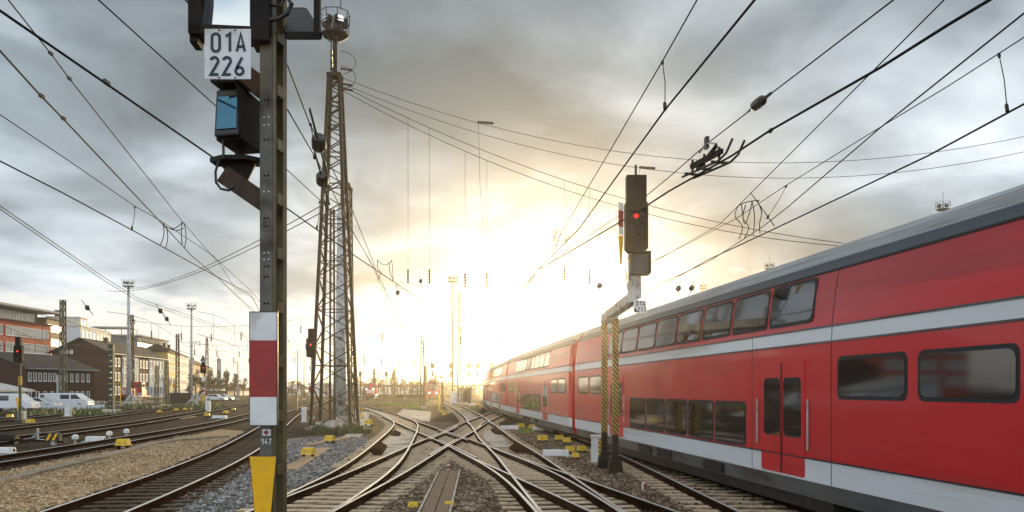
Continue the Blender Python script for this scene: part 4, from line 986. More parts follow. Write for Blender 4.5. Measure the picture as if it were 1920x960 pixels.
for q in ((78, 180, 6.03), (119, 222, 6.03)): clamp(w4, q, .16)
w5 = wire('thin wire from mid left edge sagging down to the cable loops', [(-40, 188, ZM), (0, 215, ZM), (130, 302, ZM), (255, 388, ZM), (305, 416, ZM), (400, 480, ZM), (470, 545, ZM), (505, 584, ZM)], .010)
w6 = wire('lowest thick contact wire coming in from the left edge', [(-60, 272, ZC), (0, 302, ZC), (120, 363, ZC), (247, 431, ZC), (365, 496, ZC), (405, 518, ZC), (470, 552, ZC), (513, 630, ZC)], .012)
drop(w5, (253, 388, ZM), (247, 431, ZC+.02))
w7 = wire('upper of the two faint parallel wires low on the left sky', [(-40, 358, 8), (0, 386, 8), (195, 520, 8), (260, 560, 8), (517, 646, 8)], .016)
w8 = wire('lower of the two faint parallel wires low on the left sky', [(-40, 362, 8), (0, 392, 8), (195, 526, 8), (260, 565, 8), (517, 650, 8)], .016)
# second set left of the mast, right behind it
w9 = wire('wire from the foreground mast down to the lower oval weight', [(490, 60, 6.4), (540, 125, 6.4), (580, 230, 6.4), (596, 262, 6.4), (655, 380, 6.4), (710, 517, 6.4), (760, 630, 6.4)], .010)
w10 = wire('wire passing behind the foreground mast to the small red signal', [(478, 140, 6.4), (540, 207, 6.4), (597, 305, 6.4), (655, 423, 6.4), (700, 500, 6.4), (750, 628, 6.4)], .010)
drop(w9, (582, 232, 6.4), (590, 298, 6.0))
drop(w2, (599, 378, ZM), (594, 430, ZC+.02))
def oval(px, py, z, label, L_=.42, r=.17):
    L_ *= .66; r *= .66
    c = G(px, py, z); b = MB(); pts = [(0, 0, -L_/2), (0, 0, -L_/2*.9), (0, 0, -L_/2*.6), (0, 0, 0), (0, 0, L_/2*.6), (0, 0, L_/2*.9), (0, 0, L_/2)]
    b.tube(pts, [r*.35, r*.75, r*.97, r, r*.97, r*.75, r*.35], 14, M=Matrix.Rotation(R(62), 4, 'X') @ Matrix.Rotation(R(12), 4, 'Y'))
    b.bar((0, .0, 0), (0, -.6, .35), .03); b.bar((0, 0, 0), (0, .6, -.35), .03)
    o = b.build('oval_insulator', M['insulator'], loc=c, smooth=False); tag(o, label, 'insulator', 'oval insulators on the wires'); return o
oval(598, 268, 6.4, 'dark oval insulator on the wire above, left of the lattice tower', .46, .185)
oval(604.5, 336, 6.4, 'dark oval insulator on the wire below, left of the lattice tower', .44, .185)
for px, py, z, lab, s in ((301, 583, 7, 'small dark oval insulator over the yard, higher of two', 1.), (313, 598, 7, 'small dark oval insulator over the yard, lower of two', 1.), (164, 577, 7, 'tiny dark oval insulator in the sky above the white building', 1.), (746, 549, 7, 'tiny oval insulator right of the tower', .8), (1124, 536, 7.5, 'small oval insulator left of the main signal arm', 1.), (1272, 541, 7.5, 'left of two small oval insulators above the train roof', 1.), (1297, 540, 7.5, 'right of two small oval insulators above the train roof', 1.), (789, 527, 8.5, 'tiny oval insulator under the hanging wires', .8)):
    oval(px, py, z, lab, .42*s, .20*s)
# right hand side
r1 = wire('messenger wire from the top edge down towards the sun, left one', [(1340, -60, ZM), (1307, 0, ZM), (1242, 115, ZM), (1150, 272, ZM), (1050, 440, ZM), (1012, 500, ZM), (985, 545, ZM), (907, 580, ZM)], .010)
r2 = wire('contact wire from the top edge down towards the sun, right one', [(1450, -42, ZC), (1415, 0, ZC), (1247, 206, ZC), (1085, 430, ZC), (1010, 505, ZC), (975, 545, ZC), (907, 630, ZC)], .012)
drop(r1, (1242, 115, ZM), (1247, 205, ZC+.02))
r3 = wire('wire carrying the black cylinder insulator at upper right', [(1740, -52, ZM), (1675, 0, ZM), (1440, 180, ZM), (1400, 212, ZM), (1325, 270, ZM), (1255, 332, ZM), (1190, 385, ZM), (1050, 478, ZM), (930, 585, ZM)], .011)
r4 = wire('thick wire running into the section insulator at upper right', [(1915, -35, ZC), (1855, 0, ZC), (1780, 45, ZC), (1650, 127, ZC), (1440, 247, ZC), (1372, 292, ZC), (1255, 358, ZC), (1190, 400, ZC), (1080, 465, ZC), (1010, 505, ZC), (915, 628, ZC)], .015)
clamp(r4, (1445, 245, ZC+.03), .14)
r5 = wire('thin messenger wire over the train from the top right edge', [(1815, -50, ZM), (1770, 0, ZM), (1640, 130, ZM), (1410, 360, ZM), (1350, 420, ZM), (1260, 472, ZM), (1075, 562, ZM)], .010)
r6 = wire('wire from the right edge down to the loop cluster', [(1975, -18, 6.4), (1920, 25, 6.4), (1650, 240, 6.4), (1475, 390, 6.4), (1430, 425, 6.4), (1330, 490, 6.4), (1275, 515, 6.4), (1060, 592, 6.4)], .011)
r7 = wire('thin wire crossing beneath the long wire at the right edge', [(1980, 32, ZM), (1920, 70, ZM), (1780, 160, ZM), (1640, 245, ZM), (1470, 350, ZM), (1380, 410, ZM), (1255, 475, ZM), (1085, 566, ZM)], .009)
r8 = wire('lowest thick contact wire over the train roof at right', [(1985, 158, ZC), (1920, 195, ZC), (1740, 292, ZC), (1450, 430, ZC), (1330, 486, ZC), (1280, 514, ZC), (1053, 622, ZC)], .013)
drop(r7, (1873, 101, ZM), (1889, 210, ZC+.02)); drop(r7, (1475, 348, ZM), (1438, 410, 6.4))
# black cylinder insulator
c = G(1423, 193, ZM); dv = (G(1440, 180, ZM)-G(1400, 212, ZM)).normalized(); b = MB(); 
prof = [(-.45, .014), (-.26, .024), (-.21, .06), (-.16, .082), (-.08, .088), (.04, .088), (.13, .085), (.19, .06), (.24, .03), (.45, .024), (.46, .012)]
b.tube([dv*a for a, _ in prof], [r for _, r in prof], 14); o = b.build('cylinder_insulator', M['insulator'], loc=c, smooth=False); tag(o, 'black ribbed cylinder insulator on the wire at upper right', 'insulator')
# section insulator with skids
a, e = G(1290, 333, ZC), G(1383, 292, ZC); cn = (a+e)/2; si = thing('section_insulator', 'dark section insulator with curved skids hanging on the wire at upper right', 'section insulator', cn)
dv = (e-a); L2 = dv.length; dn = dv.normalized(); sd = dn.cross(Vector((0, 0, 1)))
b = MB()
for s in (-.10, .10): b.tube([sd*s+dn*(-L2*.5), sd*s+dn*(L2*.25), sd*s+dn*(L2*.4)+Vector((0, 0, .06)), sd*s+dn*(L2*.52)+Vector((0, 0, .22))], .017, 7)
b.build('skid', M['black'], si)
b = MB(); b.bar(dn*(-L2*.42)+Vector((0, 0, .14)), dn*(L2*.2)+Vector((0, 0, .17)), .06, .07)
for q in (-.4, -.15, .15): b.bar(sd*-.13+dn*(L2*q)+Vector((0, 0, .02)), sd*.13+dn*(L2*q)+Vector((0, 0, .02)), .03); b.bar(dn*(L2*q), dn*(L2*q)+Vector((0, 0, .24)), .03)
b.bar(dn*(-L2*.3)+Vector((0, 0, .05)), dn*(L2*.1)+Vector((0, 0, .28)), .04); b.build('insulator_frame', M['brown_black'], si)
b = MB(); tp = G(1325, 268, ZM)-cn; 
for q in (-.25, .1): b.tube([dn*(L2*q)+Vector((0, 0, .3)), tp], .016, 5)
b.box(tp, (.07, .16, .22)); b.build('hanger', M['black'], si)
# wire loop clusters
def loops(label, items, z=None, r=.011):
    P0 = G(*items[0][0]); b = MB()
    for it in items:
        P = [G(*p)-P0 for p in it]
        if len(P) == 3: # smooth the loop
            Q = [P[0]*(1-t)**2+P[1]*2*t*(1-t)+P[2]*t*t for t in np.linspace(0, 1, 9)]
        else:
            Q = []; n = len(P)
            for i in range(n-1):
                p0, p1, p2, p3 = P[max(i-1, 0)], P[i], P[i+1], P[min(i+2, n-1)]
                for t in np.linspace(0, 1, 5)[:-1]: Q.append(.5*((2*p1)+(p2-p0)*t+(2*p0-5*p1+4*p2-p3)*t*t+(3*p1-p0-3*p2+p3)*t**3))
            Q.append(P[-1])
        b.tube(Q, r, 5)
    o = b.build('jumper_loop', M['wire'], loc=P0); tag(o, label, 'jumper cable', 'jumper cables between the wires')
loops('tangle of hanging jumper loops over the train, right of the main signal', [[(1385, 385, 6.4), (1378, 405, 6.4), (1392, 425, 6.2), (1386, 448, 6.)], [(1390, 383, 6.4), (1396, 420, 6.2), (1405, 400, 6.2), (1410, 378, 6.4)], [(1410, 378, 6.4), (1418, 405, 6.2), (1412, 440, 6.)], [(1398, 384, 6.4), (1393, 408, 6.2), (1404, 426, 6.2), (1396, 446, 6.)], [(1420, 376, 6.4), (1428, 398, 6.2), (1424, 420, 6.2), (1425, 437, 6.)], [(1408, 362, 6.5), (1430, 392, 6.4), (1452, 424, 6.)], [(1384, 386, 6.4), (1400, 376, 6.4), (1424, 376, 6.4)]])
loops('hanging jumper loops left of the foreground mast', [[(305, 418, 6.4), (312, 440, 6.2), (300, 460, 6.)], [(312, 426, 6.4), (318, 445, 6.2), (310, 466, 6.)], [(305, 418, 6.4), (322, 440, 6.2), (342, 417, 6.4)], [(342, 417, 6.4), (338, 440, 6.2), (342, 458, 6.)], [(345, 418, 6.4), (352, 442, 6.2), (346, 465, 6.)], [(318, 428, 6.4), (332, 436, 6.2), (344, 428, 6.4)]])
loops('hanging jumper loops near the sun, left of the main signal', [[(1040, 432, 6.4), (1034, 450, 6.2), (1046, 462, 6.)], [(1048, 428, 6.4), (1040, 448, 6.2), (1058, 452, 6.2), (1070, 440, 6.2)], [(1052, 436, 6.4), (1046, 458, 6.2), (1036, 478, 6.)], [(1062, 440, 6.2), (1058, 456, 6.2), (1070, 466, 6.)]])
loops('hanging jumper loops right of the lattice tower', [[(708, 487, 6.4), (708, 502, 6.2), (714, 512, 6.), (708, 525, 6.)], [(708, 487, 6.4), (722, 506, 6.2), (734, 488, 6.4)], [(730, 492, 6.4), (728, 508, 6.2), (738, 526, 6.)], [(734, 488, 6.4), (738, 508, 6.2), (736, 528, 6.)]])
# cross spans from the tower
def span(label, p0, p1, sag, r=.014, n=24, name='span_wire'):
    p0, p1 = Vector(p0), Vector(p1); b = MB()
    b.tube([(p1-p0)*t-Vector((0, 0, sag*4*t*(1-t))) for t in np.linspace(0, 1, n)], r, 5)
    o = b.build(name, M['wire'], loc=p0); tag(o, label, 'wire', 'cross span wires'); return o
TWx, TWy = -10.6, 48
far = D(2150, 225, 46)
s1 = span('upper cross span wire from the tower top to the far right edge', (TWx+.4, TWy, 21.1), far+Vector((0, 0, .9)), 4.2, .017)
s2 = span('lower cross span wire from the tower top to the far right edge', (TWx+.4, TWy, 20.75), far+Vector((0, 0, .1)), 4.5, .017)
e3 = D(1572, 461, 46)
s3 = span('upper of the two slack span wires dipping from the tower to the train roof', (TWx+.4, TWy, 20.6), e3+Vector((.3, 0, .15)), 1.45, .02)
s4 = span('lower of the two slack span wires dipping from the tower to the train roof', (TWx+.4, TWy, 20.35), e3, 1.75, .02)
def ppx(X, Y): return 960+FPX*X/Y
def on_span(s, px, side=0):
    vs = [Vector(v.co)+Vector(s.location) for v in s.data.vertices][::5]; q = [(ppx(v.x, v.y), v) for v in vs]
    for (x0, v0), (x1, v1) in zip(q, q[1:]):
        if x0 <= px <= x1: return v0.lerp(v1, (px-x0)/(x1-x0))
    return q[-1][1]
for px, yb, s in ((765, 505, s3), (805, 505, s3), (872, 512, s4), (913, 512, s4), (1058, 500, s3), (1105, 505, s3)):
    a = on_span(s, px); z1 = CZ+(HOR-yb)*a.y/FPX; b = MB(); o = s.location
    b.tube([a-o, Vector((a.x, a.y, z1))-o], .011, 5); h = b.build('hanger_wire', M['wire'], s)
    b = MB(); insulator_mb(b, Vector((a.x, a.y, z1))-o, Vector((a.x, a.y, z1-.85))-o, .075, 5); b.build('insulator', M['insulator'], h)
for px, x2, yb in ((897, 912, 522), (1200, 1197, 328)):
    a = on_span(s1 if px < 1000 else s2, px); z1 = CZ+(HOR-yb)*a.y/FPX; o = (s1 if px < 1000 else s2).location; x2w = (x2-960)*a.y/FPX
    b = MB(); b.tube([a-o, Vector((a.x+(x2w-a.x)*.2, a.y, a.z*.6+z1*.4))-o, Vector((x2w, a.y, z1))-o], .013, 5); h = b.build('hanger_wire', M['wire'], s1 if px < 1000 else s2)
    b = MB(); insulator_mb(b, a-o+Vector((-.05, 0, .05)), a-o+Vector((.9, 0, -.02)), .11, 6); b.build('insulator', M['insulator'], h)
span('cross span from the tower to the tall light mast over the left yard, upper', D(607, 383, 48), D(241, 541, 136), 1.2, .03)
span('cross span from the tower to the tall light mast over the left yard, lower', D(607, 396, 48), D(200, 545, 130), 1.6, .03)
# distant cross spans and hanging insulators over the yard
for i, (x0, y0, x1, y1, Y, sg, lab) in enumerate(((241, 600, 600, 590, 130, 1.5, 'far cross span low over the left yard'), (333, 640, 600, 628, 165, 1.5, 'farther cross span low over the left yard'), (660, 600, 1130, 585, 110, 1.5, 'far cross span in the bright sky left of the sun'), (660, 650, 860, 648, 130, 1, 'low far cross span left of the centre masts'), (871, 590, 1330, 540, 130, 1.5, 'far cross span above the train end'), (388, 655, 570, 660, 185, .6, 'lowest far cross span before the distant poles'))):
    s = span(lab, D(x0, y0, Y), D(x1, y1, Y), sg, .028)
    for q in np.linspace(.12, .9, 6):
        a = D(x0, y0, Y).lerp(D(x1, y1, Y), q)-s.location-Vector((0, 0, sg*4*q*(1-q))); b = MB(); b.tube([a, a-Vector((0, 0, 1.2))], .025, 4); insulator_mb(b, a-Vector((0, 0, 1.2)), a-Vector((0, 0, 2.4)), .14, 4); b.build('insulator', M['insulator'], s)
# long contact wires running into the distance above the tracks
for k, lab in (('T5', 'contact wire above the centre right track into the distance'), ('T2', 'contact wire above the track curving left'), ('TL', 'contact wire far out above the dark curved track'), ('N1', 'contact wire above the yard track beside the gravel'), ('N2', 'contact wire above the second yard track'), ('N3', 'contact wire above the third yard track'), ('N4', 'contact wire above the fourth yard track'), ('N5', 'contact wire above the farthest yard track')):
    X, Y = TRC[k]; i0 = int(np.searchsorted(Y, 48)); b = MB(); pts = [Vector((X[i], Y[i], 5.7)) for i in range(i0, len(X), 4)]; o = pts[0].copy()
    b.tube([p-o for p in pts], .016, 4); w_ = b.build('overhead_wire', M['wire'], loc=o); tag(w_, lab, 'wire', 'overhead wires')
    m_ = MB(); pm = []
    for i in range(i0, len(X), 4): pm.append(Vector((X[i], Y[i], 6.2+1.1*abs(math.sin((i-i0)/34*math.pi+.9))))-o)
    m_.tube(pm, .014, 4); m_.build('messenger', M['wire'], w_)
    for q in range(1, len(pts)-1, 2): d_ = MB(); d_.tube([pts[q]-o, pm[q]], .010, 4); d_.build('dropper', M['wire'], w_)

# ------------------------------------------------------------------ buildings
def win_mesh(wd, h, pane='pane', bars=1, fr=.07):
    """window facing -y, centred, with frame, pane and sill"""
    b = MB()
    for s in (-1, 1): b.box((s*(wd/2-fr/2), -.03, 0), (fr, .08, h)); b.box((0, -.03, s*(h/2-fr/2)), (wd-2*fr, .08, fr))
    for k in range(bars): b.box((-wd/2+wd*(k+1)/(bars+1), -.025, 0), (fr*.7, .05, h-2*fr))
    b.box((0, .0, 0), (wd-fr, .02, h-fr), m=1)
    b.box((0, -.06, -h/2-.04), (wd+.1, .16, .06), m=0)
    o = b.build('window', [M['frame_white'], M[pane]]); me = o.data; bpy.data.objects.remove(o); return me
def put_windows(parent, me, O, dirv, n, x0, dx, zs, nrm_rz, name='window'):
    """a grid of windows on a facade: O corner (local), dirv unit along the facade"""
    for z in zs:
        for k in range(n):
            o = bpy.data.objects.new(name, me); COL.objects.link(o); o.parent = parent
            p = Vector(O)+Vector(dirv)*(x0+dx*k); o.location = (p.x, p.y, z); o.rotation_euler = (0, 0, nrm_rz)
def gable_house(label, A, Bv, width, eave, ridge, wall, roof, over=.5, chim=0, cat='building'):
    """A near corner of the yard-side facade, Bv far corner; the house lies to the left of it"""
    A, Bv = Vector((A[0], A[1], 0)), Vector((Bv[0], Bv[1], 0)); d = Bv-A; Ln = d.length; rz = math.atan2(d.y, d.x)-math.pi/2
    t = thing('brick_house' if wall.startswith('brick') else 'house', label, cat, A, rz)
    b = MB(); b.prism([(0, 0), (-width, 0), (-width, eave), (-width/2, ridge-.05), (0, eave)], 0, Ln); b.build('wall', M[wall], t)
    b = MB(); sl = (ridge-eave)/(width/2); q = over
    b.prism([(q, eave-q*sl+.02), (q, eave-q*sl+.24), (-width/2, ridge+.22), (-width-q, eave-q*sl+.24), (-width-q, eave-q*sl+.02), (-width/2, ridge)], -q, Ln+q); r = b.build('roof', M[roof], t)
    b = MB(); b.bar((q+.06, -q, eave-q*sl+.1), (q+.06, Ln+q, eave-q*sl+.1), .14); b.build('gutter', M['galv'], r)
    for k in range(chim): b = MB(); b.box((-width*.42, Ln*(.3+.4*k), ridge+.3), (.7, .9, 1.3)); b.build('chimney', M['brick_mid'], r)
    return t, Ln
FACE_X = R(90)     # a window turned to look towards +x
# low dark brick building
t, Ln = gable_house('low dark brick building with two rows of small white windows behind the parked vans', (-73, 120), (-70.2, 134.5), 13, 5.7, 8.0, 'brick_dark', 'roof_dark', .5)
w1_ = win_mesh(.62, 1.3, 'pane', 0, .11)
put_windows(t, w1_, (0.03, 0, 0), (0, 1, 0), 6, .8, 1.0, (4.35,), FACE_X); put_windows(t, w1_, (.03, 0, 0), (0, 1, 0), 5, 8.2, 1.25, (4.35,), FACE_X)
put_windows(t, w1_, (0.03, 0, 0), (0, 1, 0), 4, .8, 1.5, (1.5,), FACE_X); put_windows(t, w1_, (.03, 0, 0), (0, 1, 0), 5, 8.2, 1.25, (1.5,), FACE_X)
put_windows(t, win_mesh(1.0, 3.6, 'pane_bright', 1, .12), (.03, 0, 0), (0, 1, 0), 1, 6.7, 1, (2.9,), FACE_X)
# big dark brick gable house with white panelled long side
t, Ln = gable_house('tall dark brick gable house whose long side has white panels', (-83.2, 165), (-86.5, 200), 11.2, 10.1, 12.9, 'brick_dark', 'roof_dark', .6, 1)
for y0, y1 in ((7, 16.5), (23, 34.7)): b = MB(); b.box((.05, (y0+y1)/2, 5.1), (.16, y1-y0, 9.3)); b.build('white_panel', M['white_wall'], t)
w2_ = win_mesh(1.1, 1.75, 'pane', 1, .14); w2b = win_mesh(1.1, 1.75, 'pane', 0, .06)
put_windows(t, w2_, (.06, 0, 0), (0, 1, 0), 3, 1.4, 1.9, (2.2, 5.2, 8.2), FACE_X); put_windows(t, w2b, (.16, 0, 0), (0, 1, 0), 4, 8.1, 2.2, (2.2, 5.2, 8.2), FACE_X)
put_windows(t, w2_, (.06, 0, 0), (0, 1, 0), 3, 17.8, 1.9, (2.2, 5.2, 8.2), FACE_X); put_windows(t, w2b, (.16, 0, 0), (0, 1, 0), 5, 24.2, 2.2, (2.2, 5.2, 8.2), FACE_X)
put_windows(t, win_mesh(1.7, 1.6, 'pane', 0, .1), (-6.2, -.03, 0), (1, 0, 0), 1, 0, 1, (6.6,), 0)
put_windows(t, win_mesh(.6, .7, 'pane_bright', 0, .1), (-9.2, -.03, 0), (1, 0, 0), 3, 0, .95, (10.2,), 0)
# box buildings
def block(label, x0, x1, y0, y1, h, wall, cat='building', name='office_building', z0=0, rz=0):
    t = thing(name, label, cat, (x1, y0, 0), rz); b = MB(); b.box(((x0-x1)/2, (y1-y0)/2, z0+(h-z0)/2), (x1-x0, y1-y0, h-z0)); b.build('wall', M[wall], t); return t
# orange office block with ribbon windows
t = block('orange red office block with ribbon windows and overhanging flat roof, at the left edge', -150, -120.5, 168, 209, 19, 'orange')
rib = lambda L_, h: win_mesh(L_, h, 'pane_bright', int(L_/1.3), .12)
for z in (4.5, 8.6, 12.7, 16.6):
    put_windows(t, rib(17.5, 2.4), (.03, 0, 0), (0, 1, 0), 2, 12.5, 18.6, (z,), FACE_X); put_windows(t, win_mesh(3.4, 2.4, 'pane', 2, .1), (.03, 0, 0), (0, 1, 0), 1, 1.6, 1, (z,), FACE_X)
put_windows(t, win_mesh(7, 2.4, 'pane_bright', 5, .12), (-25.5, -.03, 0), (1, 0, 0), 3, 0, 9, (4.5, 8.6, 12.7, 16.6), 0)
b = MB(); b.box((-14, 20, 20.6), (24, 37, 3.2)); ph = b.build('penthouse', M['roof_dark'], t); put_windows(t, rib(34, 2.5), (-1.96, 0, 0), (0, 1, 0), 1, 20, 1, (20.6,), FACE_X)
b = MB(); b.box((-13, 20.5, 22.5), (30, 45, .5)); b.build('flat_roof', M['cream_wall'], t)
b = MB(); b.box((-14, 20.5, 19.15), (29, 42, .3)); b.build('parapet', M['roof_dark'], t)
# tan block
t = block('tan office block between the orange office and the white building', -136, -123.3, 212, 223, 21.2, 'tan_wall', rz=R(8.5))
for z in (3.5, 7.3, 11.1, 14.9, 18.7): put_windows(t, win_mesh(10, 2.0, 'pane_bright', 8, .14), (.03, 0, 0), (0, 1, 0), 1, 5.5, 16, (z+.2,), FACE_X)
b = MB(); b.box((-6.3, 5.5, 21.4), (13.2, 11.6, .35)); b.build('flat_roof', M['roof_dark'], t)
# white stepped building
t = block('white stepped building with a blank side wall behind the brick gable', -135.5, -127.4, 236, 268, 21.2, 'white_wall', rz=R(12))
b = MB(); b.box((-4.6, 3.5, 22.4), (9.0, 6.6, 2.6)); b.build('stair_block', M['cream_wall'], t); b = MB(); b.box((-4.6, 3.5, 23.8), (9.4, 7.0, .25)); b.build('flat_roof', M['cream_wall'], t)
b = MB(); b.box((-4.05, 16, 21.35), (8.5, 32.4, .34)); b.build('parapet', M['cream_wall'], t)
put_windows(t, win_mesh(1.6, 1.7, 'pane', 0, .06), (.03, 0, 0), (0, 1, 0), 8, 2.5, 3.7, (19.0,), FACE_X); put_windows(t, win_mesh(1.0, 1.5, 'pane', 0, .06), (-.07, 0, 0), (0, 1, 0), 2, 2, 2.6, (22.4,), FACE_X)
put_windows(t, win_mesh(1.6, 1.7, 'pane', 0, .06), (.03, 0, 0), (0, 1, 0), 8, 2.5, 3.7, (15.4, 11.6), FACE_X)
b = MB(); b.tube([(-7, 3, 23.8), (-7, 3, 26)], .9, 10); b.build('vent_stack', M['roof_dark'], t)
# modern glass building
t = block('modern teal glass building with louvred flat roof behind the white panelled block', -148, -135.7, 290, 325, 19.6, 'teal', rz=R(7.6))
for z in (12.5, 16.3): put_windows(t, win_mesh(16.5, 2.6, 'pane', 10, .12), (.03, 0, 0), (0, 1, 0), 2, 9, 17.2, (z,), FACE_X)
b = MB(); b.box((-6, 17.5, 22.2), (15, 35, .45)); b.build('flat_roof', M['cream_wall'], t)
for k in range(20): b = MB(); b.bar((.1, 1.5+k*1.7, 19.6), (1.2, 1.5+k*1.7, 21.9), .22); b.build('louvre', M['galv'], t)
b = MB(); b.box((-6, 17.5, 20.8), (11, 33, 2.4)); b.build('upper_storey', M['pane'], t)
b = MB(); b.box((-7, -2, 24.6), (13, 9, .4)); b.build('roof_canopy', M['galv'], t)
for xx in (-11.5, -6, -.6): b = MB(); b.bar((xx, 1.5, 19.6), (xx, 1.5, 24.4), .3); b.build('canopy_post', M['galv'], t)
# yellow, white, orange apartment houses
def flats(label, px0, px1, ytop, Y0, L_, wall, nx, zs, roof=None, pane='pane', win=(1.1, 1.6), name='apartment_house'):
    A = D(px0, ytop, Y0); X0 = A.x; h = A.z; Y1 = Y0+L_; X1 = (px1-960)*Y1/FPX; d = Vector((X1-X0, L_, 0)); rz = math.atan2(d.y, d.x)-math.pi/2; ln = d.length
    t = thing(name, label, 'building', (X0, Y0, 0), rz); b = MB(); b.box((-6, ln/2, h/2), (12, ln, h)); b.build('wall', M[wall], t)
    put_windows(t, win_mesh(*win, pane, 1, .12), (.03, 0, 0), (0, 1, 0), nx, ln/nx/2, ln/nx, zs, FACE_X)
    b = MB()
    if roof == 'flat': b.box((-6, ln/2, h+.2), (12.8, ln+.8, .45)); b.build('roof', M['roof_dark'], t)
    else: b.prism([(.5, h), (-6, h+3.), (-12.5, h)], -.4, ln+.4); r = b.build('roof', M[roof or 'roof_dark'], t); [MB().box((-5, ln*q, h+2.9), (.8, 1, 1.6)).build('chimney', M['brick_mid'], r) for q in (.3, .7)]
    return t
flats('yellow apartment house right of the white panelled block', 314, 337, 660, 205, 24, 'yellow_wall', 7, (2, 5, 8, 10.6), 'flat')
flats('white apartment house with many small dark windows, right of the yellow house', 336, 354, 664, 232, 26, 'white_wall', 8, (2, 4.7, 7.4, 10.1, 12), 'roof_dark')
flats('tan orange house with steep dark roof behind the trees', 358, 398, 682, 262, 60, 'tan_orange', 9, (2, 5, 8), 'brick_mid')
flats('small white gabled house beyond the dark trees', 412, 424, 728, 300, 14, 'white_wall', 3, (1.6,), 'roof_dark', name='house')
flats('brown brick shed beyond the yard near the foreground mast', 425, 448, 735, 285, 30, 'brick_mid', 5, (1.2,), 'flat', win=(1., .8), name='shed')
flats('low white house far away left of the foreground mast', 450, 468, 733, 330, 30, 'white_wall', 4, (1.2,), 'roof_dark', win=(1., .8), name='house')
p = D(411, 673, 330); b = MB(); b.tube([(0, 0, 0), (0, 0, p.z)], [1.1, .9], 16); b.tube([(0, 0, p.z-.6), (0, 0, p.z+.1)], 1.0, 16); o = b.build('chimney_stack', mat('blue_grey_paint', (.30, .40, .45), .5, 0, .1, .3), loc=(p.x, 330, 0), smooth=False); tag(o, 'pale blue round chimney stack beyond the trees', 'chimney')
# white shed with sloping roof at the left edge
t = thing('shed', 'white lean-to shed with sloping dark roof at the left edge', 'building', (-62, 93, 0), 0)
b = MB(); b.prism([(0, 0), (-9, 0), (-9, 4.1), (0, 2.3)], 0, 9); b.build('wall', M['white_wall'], t); b = MB(); b.prism([(.9, 2.15), (.9, 2.35), (-9.4, 4.45), (-9.4, 4.2)], -.6, 9.6); b.build('roof', M['galv'], t)
put_windows(t, win_mesh(1.3, .9, 'pane', 0, .08), (-3.2, -.03, 0), (1, 0, 0), 1, 0, 1, (1.5,), 0)
# centre distance
t = thing('warehouse', 'long low white warehouse far behind the small red shunter', 'building', (-60, 300, 0), 0)
b = MB(); b.box((6, 8, 2.2), (44, 16, 4.4)); b.build('wall', M['white_wall'], t); b = MB(); b.box((6, 8, 4.6), (45, 17, .4)); b.build('roof', M['cream_wall'], t)
t = thing('platform_shed', 'long brown open shed right of the poplar in the far centre', 'building', (-34, 230, 0), 0)
b = MB(); b.box((9, 4, 3.5), (30, 9, .45)); b.build('roof', M['brick_mid'], t)
for k in range(9): b = MB(); b.box((-5.4+k*3.6, .4, 1.65), (.3, .3, 3.3)); b.build('post', M['lattice'], t)
b = MB(); b.box((9, 8, .5), (30, .3, 1.)); b.build('wall', M['brick_mid'], t)
for i, (px, w_, yt, Y, wl, lab) in enumerate(((672, 16, 716, 420, 'white_wall', 'pale distant block over the white warehouse, leftmost'), (724, 9, 709, 460, 'white_wall', 'pale distant tower block left of the poplar'), (600, 20, 720, 400, 'cream_wall', 'pale distant building seen through the lattice tower'), (550, 18, 722, 380, 'white_wall', 'pale distant building right of the foreground mast'))):
    p = D(px, yt, Y); t = thing('distant_building', lab, 'building', (p.x, Y, 0)); b = MB(); ww = w_*Y/FPX; b.box((0, 5, p.z/2), (ww, 10, p.z)); b.build('wall', M[wl], t)
    put_windows(t, win_mesh(ww*.8, .9, 'pane', 5, .1), (0, -.03, 0), (1, 0, 0), 1, 0, 1, [z for z in (2.2, 4.6, 7.0) if z < p.z-.8], 0); b = MB(); b.box((0, 5, p.z+.1), (ww+.4, 10.4, .3)); b.build('roof', M['roof_dark'], t)
# dark siding wall and barriers
a, e = G(313, 757), G(357, 756); b = MB(); b.bar((0, 0, .9), (e.x-a.x, e.y-a.y, .9), .35, 1.9); o = b.build('siding_wall', M['black'], loc=(a.x, a.y, 0)); tag(o, 'low black wall beside the red shunter', 'wall')
t = thing('barrier_wall', 'low pale parapet with thin railing in front of the white vans', 'barrier', (-52.5, 90, 0))
a, e = G(40, 770), G(196, 768); o0 = a.copy(); t.location = o0; d = e-o0
b = MB(); b.bar((0, 0, .3), (d.x, d.y, .3), .3, .62); b.build('parapet', M['white_wall'], t); b = MB()
for k in range(13): q = d*(k/12); b.bar((q.x, q.y, .6), (q.x, q.y, 1.05), .04)
b.bar((0, 0, 1.05), (d.x, d.y, 1.05), .04); b.build('railing', M['galv'], t)

# ------------------------------------------------------------------ vehicles at the left
def car(label, name, loc, rz, prof, glass, L_, W_, paint, cat='car'):
    t = thing(name, label, cat, loc, rz, 'vehicles parked by the brick building'); b = MB(); b.prism(prof, -W_/2, W_/2); b.build('body', M[paint], t, bevel=.07)
    for g in glass:
        for q0, q1 in ((-W_/2-.012, -W_/2-.001), (W_/2+.001, W_/2+.012)): b = MB(); b.prism(g, q0, q1); b.build('window', M['car_glass'], t)
    b = MB(); f = prof; 
    for xx in (L_*.19, L_*.80):
        for s in (-1, 1):
            w_ = MB(); w_.tube([(xx, s*(W_/2-.2), .32), (xx, s*(W_/2+.01), .32)], .33, 18); o = w_.build('wheel', M['tyre'], t); r = MB(); r.tube([(xx, s*(W_/2+.01), .32), (xx, s*(W_/2+.025), .32)], .2, 12); r.build('rim', M['galv'], o)
    for s in (-1, 1): b = MB(); b.box((L_-.02, s*W_*.36, .72), (.06, .28, .16)); b.build('headlight', M['frame_white'], t)
    return t
